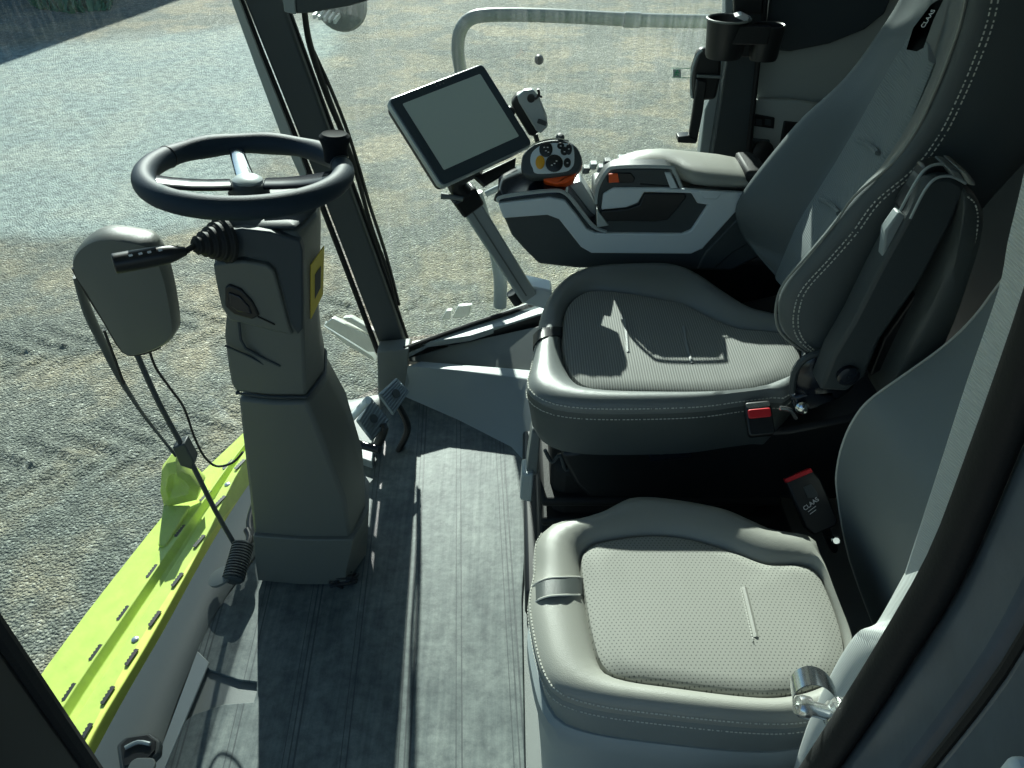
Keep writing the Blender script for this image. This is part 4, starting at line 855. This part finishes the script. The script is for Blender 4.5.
loft('armrest_cushion', [sc(A3, ac, .94, (0, .09, 0)), sc(A3, ac, 1, (0, .075, 0)), sc(A3, ac, 1, (0, .02, 0)), sc(A3, ac, .96, (0, .004, 0)), sc(A3, ac, .85, (0, -.004, 0)), sc(A3, ac, .5, (0, -.008, 0))], M['leatherside'], ar)
stitches('stitching', cat(UL(s_5([(378, 168), (400, 190), (408, 240), (395, 320), (360, 430), (310, 575), (280, 650)]), y=.995), 5), ar, .0065, .0011)
prism('end_cap', UL(s_5([(322, 86), (352, 90), (364, 108), (372, 124), (335, 112)]), y=1.006), (0, .05, 0), M['trim'], ar, bevel=.003)
prism('end_cap', UL(s_5([(358, 92), (378, 96), (400, 124), (404, 138), (382, 134)]), y=1.0), (0, .06, 0), M['leatherlight'], ar, bevel=.004)
# ================================================================ BELT PARTS
b1_ = root('belt_buckle', 'red buttoned belt buckle at the near edge of the driver cushion', 'buckle', tuple(U(760, 430, y=1.08)))
bc_ = U(759, 413, y=1.075); bn = V((-.15, -.62, .77)).normalized(); bu = V((1, 0, .12)); bu = (bu-bn*bu.dot(bn)).normalized(); bx = (bu, bn.cross(bu), bn)
if bx[1].z < 0: bx = (bu, -bn.cross(bu), bn)
plate('housing', bc_-bn*.02-bx[1]*.010, bx, .046, .062, .006, .022, M['black'], b1_, bevel=.003)
plate('chrome_slot', bc_+bn*.002+bx[1]*.014, bx, .042, .008, .003, .0015, M['zinc'], b1_); plate('release_button', bc_+bn*.002-bx[1]*.001, bx, .040, .017, .004, .004, M['red'], b1_, bevel=.002, label='red release button')
b2_ = root('belt_buckle', 'black belt buckle with white lettering and red edge beside the passenger seat', 'buckle', tuple(U(835, 530, y=1.0)))
c2 = U(812, 498, y=1.0); n2 = V((-.1, -.72, .68)).normalized(); v_up = (U(797, 473, y=1.0)-U(828, 530, y=1.0)); v_up = (v_up-n2*v_up.dot(n2)).normalized(); v_r = v_up.cross(n2); x2 = (v_r, v_up, n2)
hp = UP([(785, 478), (812, 469), (821, 480), (838, 520), (836, 526), (815, 535), (806, 528)], c2, n2)
prism('housing', hp, -n2*.022, M['black'], b2_, bevel=.003)
prism('release_button', UP([(785, 479), (811, 468), (813, 472), (787, 483)], c2+n2*.001, n2), -n2*.018, M['red'], b2_, bevel=.001, label='red release button')
prism('inset', UP([(803, 487), (811, 484), (817, 492), (818, 497), (808, 498)], c2+n2*.001, n2), n2*.001, M['trimdark'], b2_)
text('lettering', 'CLAAS', UP([(811, 504)], c2+n2*.001, n2)[0], (v_r, v_up, n2), .011, M['label'], b2_)
vs, fs = join([g_box(UP([(812+k, 509+3*k)], c2+n2*.001, n2)[0], .018-.004*k, .0012, .0004, x2) for k in range(2)]); mesh('small_print', vs, fs, M['label'], b2_, smooth=False)
tube('stalk', UL([(826, 530), (832, 545), (834, 548)], y=.99), [.014, .012, .012], M['rubber'], b2_, n=2, flat=.6)
lathe('anchor_bolt', U(836, 540, y=.975), (-.3, -.8, .6), [(0, 0), (.009, 0), (.009, .004), (.006, .007), (0, .007)], M['zinc'], b2_, seg=12)
# webbing running down the door post
wb_ = root('seat_belt', 'pale grey woven seat belt webbing hanging along the rear door post', 'seat belt', tuple(U(830, 760, y=.48)))
Lw = [(1046, 80), (1024, 185), (1010, 243), (1000, 293), (968, 385), (941, 468), (906, 575)]
Rw = [(1076, 100), (1050, 185), (1038, 250), (1022, 305), (1000, 385), (974, 468), (950, 560)]
rings = []
for a, b in zip(cat(UL(Lw, y=.50), 4), cat(UL(Rw, y=.47), 4)):
    n_ = V((.0, .003, 0)); rings.append([a, b, b+n_, a+n_])
loft('upper_webbing', rings, M['belt'], wb_)
Lw = [(906, 575), (880, 622), (872, 630), (856, 638), (834, 672), (806, 732), (786, 800)]
Rw = [(960, 550), (935, 600), (925, 620), (905, 660), (880, 700), (850, 750), (830, 800)]
rings = []
for a, b in zip(cat(UL(Lw, y=.52), 4), cat(UL(Rw, y=.465), 4)):
    n_ = V((.001, .004, .002)); rings.append([a, a.lerp(b, .5)+V((-.004, -.004, 0)), b, b+n_, a.lerp(b, .5)+V((-.004, -.004, 0))+n_, a+n_])
loft('lower_webbing', rings, M['belt'], wb_)
# door striker
sk = root('door_striker', 'shiny zinc striker pin and curved washer on the rear door post', 'door striker', tuple(U(830, 705, y=.41)))
p0 = U(840, 716, y=.41); p1 = U(797, 705, y=.415); d_ = (p1-p0).normalized(); L_s = (p1-p0).length
lathe('pin', p0, d_, [(0, 0), (.018, 0), (.018, .004), (.0125, .005), (.0125, .012), (.0075, .014), (.0075, L_s-.014), (.011, L_s-.012), (.011, L_s-.004), (.009, L_s), (.004, L_s), (.004, L_s-.004), (0, L_s-.004)], M['zinc'], sk, seg=20)
cl = U(812, 692, y=.425); ringpts = UL([(793, 700), (791, 690), (797, 680), (810, 675), (824, 679), (834, 690), (838, 705), (837, 716)], y=.42)
rings = []
for p in cat(ringpts, 5): rings.append([p+V((0, -.008, -.003)), p+V((0, .008, .003)), p+V((.001, .008, .0015)), p+V((.001, -.008, -.0045))])
loft('curved_washer', rings, M['zinc'], sk)
lathe('flange', p0-d_*.004, d_, [(0, 0), (.024, 0), (.024, .003), (0, .003)], M['zinc'], sk, sx=.7, sy=1.15)
# ================================================================ RIGHT REAR CORNER
pz = root('rear_side_post', 'dark grey upright post behind the side window with pale edge', 'post', tuple(U(730, 250, y=2.12)))
prism('post_body', UL([(741, -60), (738, 0), (727, 60), (712, 152), (700, 230), (745, 240), (757, 100), (765, 0), (768, -60)], y=2.10), (0, .07, 0), M['trimdark'], pz, bevel=.005)
prism('post_edge', UL([(726, -60), (725, 30), (718, 80), (705, 110), (700, 152), (694, 230), (714, 152), (730, 60), (741, 0), (743, -60)], y=2.135), (0, .04, 0), M['trimlight'], pz, bevel=.003, label='pale metal edge')
tube('rubber_seal', UL([(768, -60), (764, 20), (758, 62), (748, 152), (738, 230)], y=2.09), .007, M['rubber'], pz, n=3, seg=8)
RW = 2.16
struct(prism('wall_right', [V((min(p.x, 1.155), p.y, p.z)) for p in UL([(738, 260), (748, 150), (766, 0), (772, -120), (1400, -260), (1400, 300), (900, 340)], y=RW)], (0, .03, 0), M['panelgrey']))
struct(prism('trim_8', UL([(764, 50), (790, 52), (830, 44), (865, 30), (885, 14), (895, -10), (900, -150), (768, -150), (770, 0)], y=RW-.03), (0, .02, 0), M['columntop'], bevel=.006))
lp_ = root('switch_panel', 'grey lower side panel with a small switch plate behind the armrest', 'panel', tuple(U(770, 170, y=RW-.02)))
prism('panel', UL([(749, 102), (752, 100), (790, 100), (830, 106), (900, 125), (900, 260), (735, 260), (742, 160)], y=RW-.03), (0, .02, 0), M['panelgrey'], lp_, bevel=.005)
prism('switch_plate', UL([(754, 114), (775, 118), (774, 129), (752, 126)], y=RW-.036), (0, .01, 0), M['black'], lp_, bevel=.002)
for u in (759, 768): prism('socket', UL([(u-3, 119), (u+3, 120), (u+3, 126), (u-3, 125)], y=RW-.038), (0, .004, 0), M['trimdark'], lp_, bevel=.001)
prism('pocket', UL([(784, 121), (810, 124), (800, 160), (779, 150)], y=RW-.034), (0, .008, 0), M['black'], lp_, bevel=.004)
prism('lower_pocket', UL([(748, 138), (770, 140), (772, 170), (743, 170)], y=RW-.035), (0, .008, 0), M['trimdark'], lp_, bevel=.006); lathe('cap', U(762, 152, y=RW-.05), (0, -1, .3), [(0, 0), (.03, 0), (.03, .012), (.02, .018), (0, .018)], M['black'], lp_)
bl = root('side_light_blocker', 'added unseen light blocker beside the rear side post, above the picture', 'light blocker', (.52, 2.06, 1.24))  # unseen panel added to keep sun off the driver backrest
prism('blocker_sheet', [(.38, 2.06, 1.24), (.62, 2.06, 1.24), (.66, 2.06, 1.86), (.38, 2.06, 1.86)], (0, .003, 0), M['trim'], bl)
tube('blocker_bottom_bar', [(.375, 2.06, 1.238), (.625, 2.06, 1.238)], .008, M['trimdark'], bl); tube('blocker_top_tube', [(.37, 2.06, 1.88), (.67, 2.06, 1.88)], .022, M['trimdark'], bl)
# cup holder
ch = root('cup_holder', 'black double cup holder clamped to the rear side post', 'cup holder', tuple(U(740, 50, y=2.0)))
axz = V((0, 0, 1)); cA = U(729, 19, y=2.02); cB = V((cA.x+.098, cA.y-.005, cA.z-.012))
for cc, rA, hh in ((cA, .052, .088), (cB, .040, .080)):
    lathe('cup', cc+V((0, 0, -hh)), axz, [(0, 0), (rA*.80, 0), (rA*.86, .006), (rA, hh), (rA-.003, hh+.002), (rA-.006, hh), (rA*.80-.005, .010), (0, .010)], M['black'], ch, seg=32, sy=.85)
tube('cup_rim', [cA+V((.052*math.cos(a), .045*math.sin(a), .001)) for a in [2*math.pi*k/32 for k in range(32)]], .0028, M['trim'], ch, closed=True, seg=6)
box('bridge', (cA+cB)/2+V((0, -.028, -.022)), (.09, .02, .042), M['black'], ch, bevel=.004)
box('clamp', U(744, 44, y=2.05), (.05, .05, .05), M['black'], ch, bevel=.004)
prism('paper_scrap', UL([(735, 17), (742, 15), (752, 20), (744, 21)], y=2.02), (0, .02, .004), M['label'], ch, smooth=False)
struct(prism('trim_9', UL([(734, -40), (734, 13), (762, 15), (768, -40)], y=2.08), (0, .02, 0), M['black'], bevel=.004))
# window handle / blind crank
wh = root('crank_handle', 'black crank handle of the side window hanging beside the post', 'handle', tuple(U(700, 140, y=2.08)))
prism('grip_plate', UL([(691, 100), (692, 70), (698, 52), (704, 48), (716, 52), (722, 60), (721, 78), (716, 100), (706, 101)], y=2.07), (0, .03, 0), M['black'], wh, bevel=.01)
tube('plate_edge', UL([(692, 98), (691, 78), (696, 58), (702, 50)], y=2.065), .003, M['alu'], wh, n=4, seg=6)
prism('arm', UL([(697, 80), (707, 82), (703, 112), (697, 143), (688, 142), (693, 110)], y=2.05), (0, .015, 0), M['black'], wh, bevel=.003)
prism('handle_end', UL([(678, 137), (690, 136), (697, 140), (696, 144), (678, 143)], y=2.045), (0, .035, 0), M['black'], wh, bevel=.003)
tube('axle', UL([(697, 76), (722, 77)], y=2.06), .004, M['trim'], wh, seg=8)
# ================================================================ ADDED UNSEEN BUILDING WHOSE SHADOW FALLS ON THE YARD
hv = root('harvester_body', 'harvester engine housing and chassis behind and below the cab', 'machine body', (3, 1, GZ))
prism('engine_housing', [(1.32, -.35, -1.1), (1.32, -.35, 1.75), (1.6, -.35, 1.9), (5.6, -.35, 1.5), (6.2, -.35, .4), (6.2, -.35, -1.1)], (0, 2.9, 0), M['green'], hv, bevel=.05)
prism('chassis', [(-.45, .15, -.1), (1.3, .15, -.1), (1.3, .15, -1.2), (-.1, .15, -1.2)], (0, 1.8, 0), M['trimdark'], hv, bevel=.02)
struct(prism('wall_left', [(.68, .19, 0), (1.19, .19, 0), (1.19, .19, 1.95), (.66, .19, 1.95)], (0, .04, 0), M['trimdark']))
bv = [(-9.9, 20.2), (-8.3, 25.6), (-24, 30), (-26, 22)]
bn_ = root('shadow_building', 'added unseen building block that casts the shadow on the yard', 'building', (-17, 24, GZ))  # out-of-view block added to shade the far left of the yard
prism('shadow_building_walls', [(x, y, GZ) for x, y in bv], (0, 0, 5), M['wall'], bn_, smooth=False)
prism('roof', [(-9.7, 19.9, GZ+5), (-8.0, 25.8, GZ+5), (-24.3, 30.4, GZ+5), (-26.4, 21.8, GZ+5)], (0, 0, .25), M['trimdark'], bn_, smooth=False)
gp_ = []
for k in range(420):
    t_ = random.random(); c = U(34+t_*78, random.uniform(-14, 14-abs(t_-.5)*10), z=GZ); h_ = random.uniform(.05, .22); a_ = random.uniform(0, 6.28)
    d_ = V((math.cos(a_), math.sin(a_), 0)); p_ = d_*.10+V((0, 0, h_)); w_ = V((-d_.y, d_.x, 0))*.05
    gp_.append(([c-w_, c+w_, c+p_+w_*.4, c+p_-w_*.4, c+V((0, 0, -.02))-w_+d_*.03, c+V((0, 0, -.02))+w_+d_*.03], [[0, 1, 2, 3], [4, 5, 2, 3], [0, 3, 4], [1, 5, 2]]))
vs, fs = join(gp_); gr_ = mesh('weeds', vs, fs, mat('weed green', (.05, .17, .09), .7), None, smooth=False)
gr_['kind'] = 'stuff'; tag(gr_, 'patch of green weeds on the shaded far edge of the yard', 'weeds')
# ================================================================ LIGHT
sun_dir = V((.30, -1.72, -1.0)).normalized()
sd = bpy.data.lights.new('sun', 'SUN'); sd.energy = 9.0; sd.angle = math.radians(.55); sd.color = (1.0, .97, .90)
so = bpy.data.objects.new('sun', sd); COL.objects.link(so); so.rotation_euler = sun_dir.to_track_quat('-Z', 'Y').to_euler()
w = bpy.data.worlds.new('sky'); S.world = w; w.use_nodes = True; nt = w.node_tree
bg = nt.nodes['Background']; sk_ = nt.nodes.new('ShaderNodeTexSky'); sk_.sky_type = 'NISHITA'; sk_.sun_disc = False
sk_.sun_elevation = math.asin(-sun_dir.z); sk_.sun_rotation = math.atan2(-sun_dir.x, -sun_dir.y); sk_.air_density = 1.2; sk_.dust_density = 1.0
bg_t = nt.nodes.new('ShaderNodeMix'); bg_t.data_type = 'RGBA'; bg_t.blend_type = 'MULTIPLY'; bg_t.inputs['Factor'].default_value = 1; bg_t.inputs['B'].default_value = (.80, 1.0, 1.12, 1)
lk(nt, sk_.outputs[0], bg_t.inputs['A']); lk(nt, bg_t.outputs['Result'], bg.inputs[0]); bg.inputs[1].default_value = .085
# ================================================================ CAMERA
cd = bpy.data.cameras.new('camera'); cd.sensor_width = 36; cd.lens = F/1024*36; cd.clip_start = .02; cd.clip_end = 300
co = bpy.data.objects.new('camera', cd); COL.objects.link(co); co.location = CAM; co.rotation_euler = (math.pi/2-PITCH, 0, 0); S.camera = co
S.view_settings.view_transform = 'Standard'; S.view_settings.look = 'None'; S.view_settings.gamma = 1; S.view_settings.exposure = .3
S.view_settings.use_curve_mapping = False
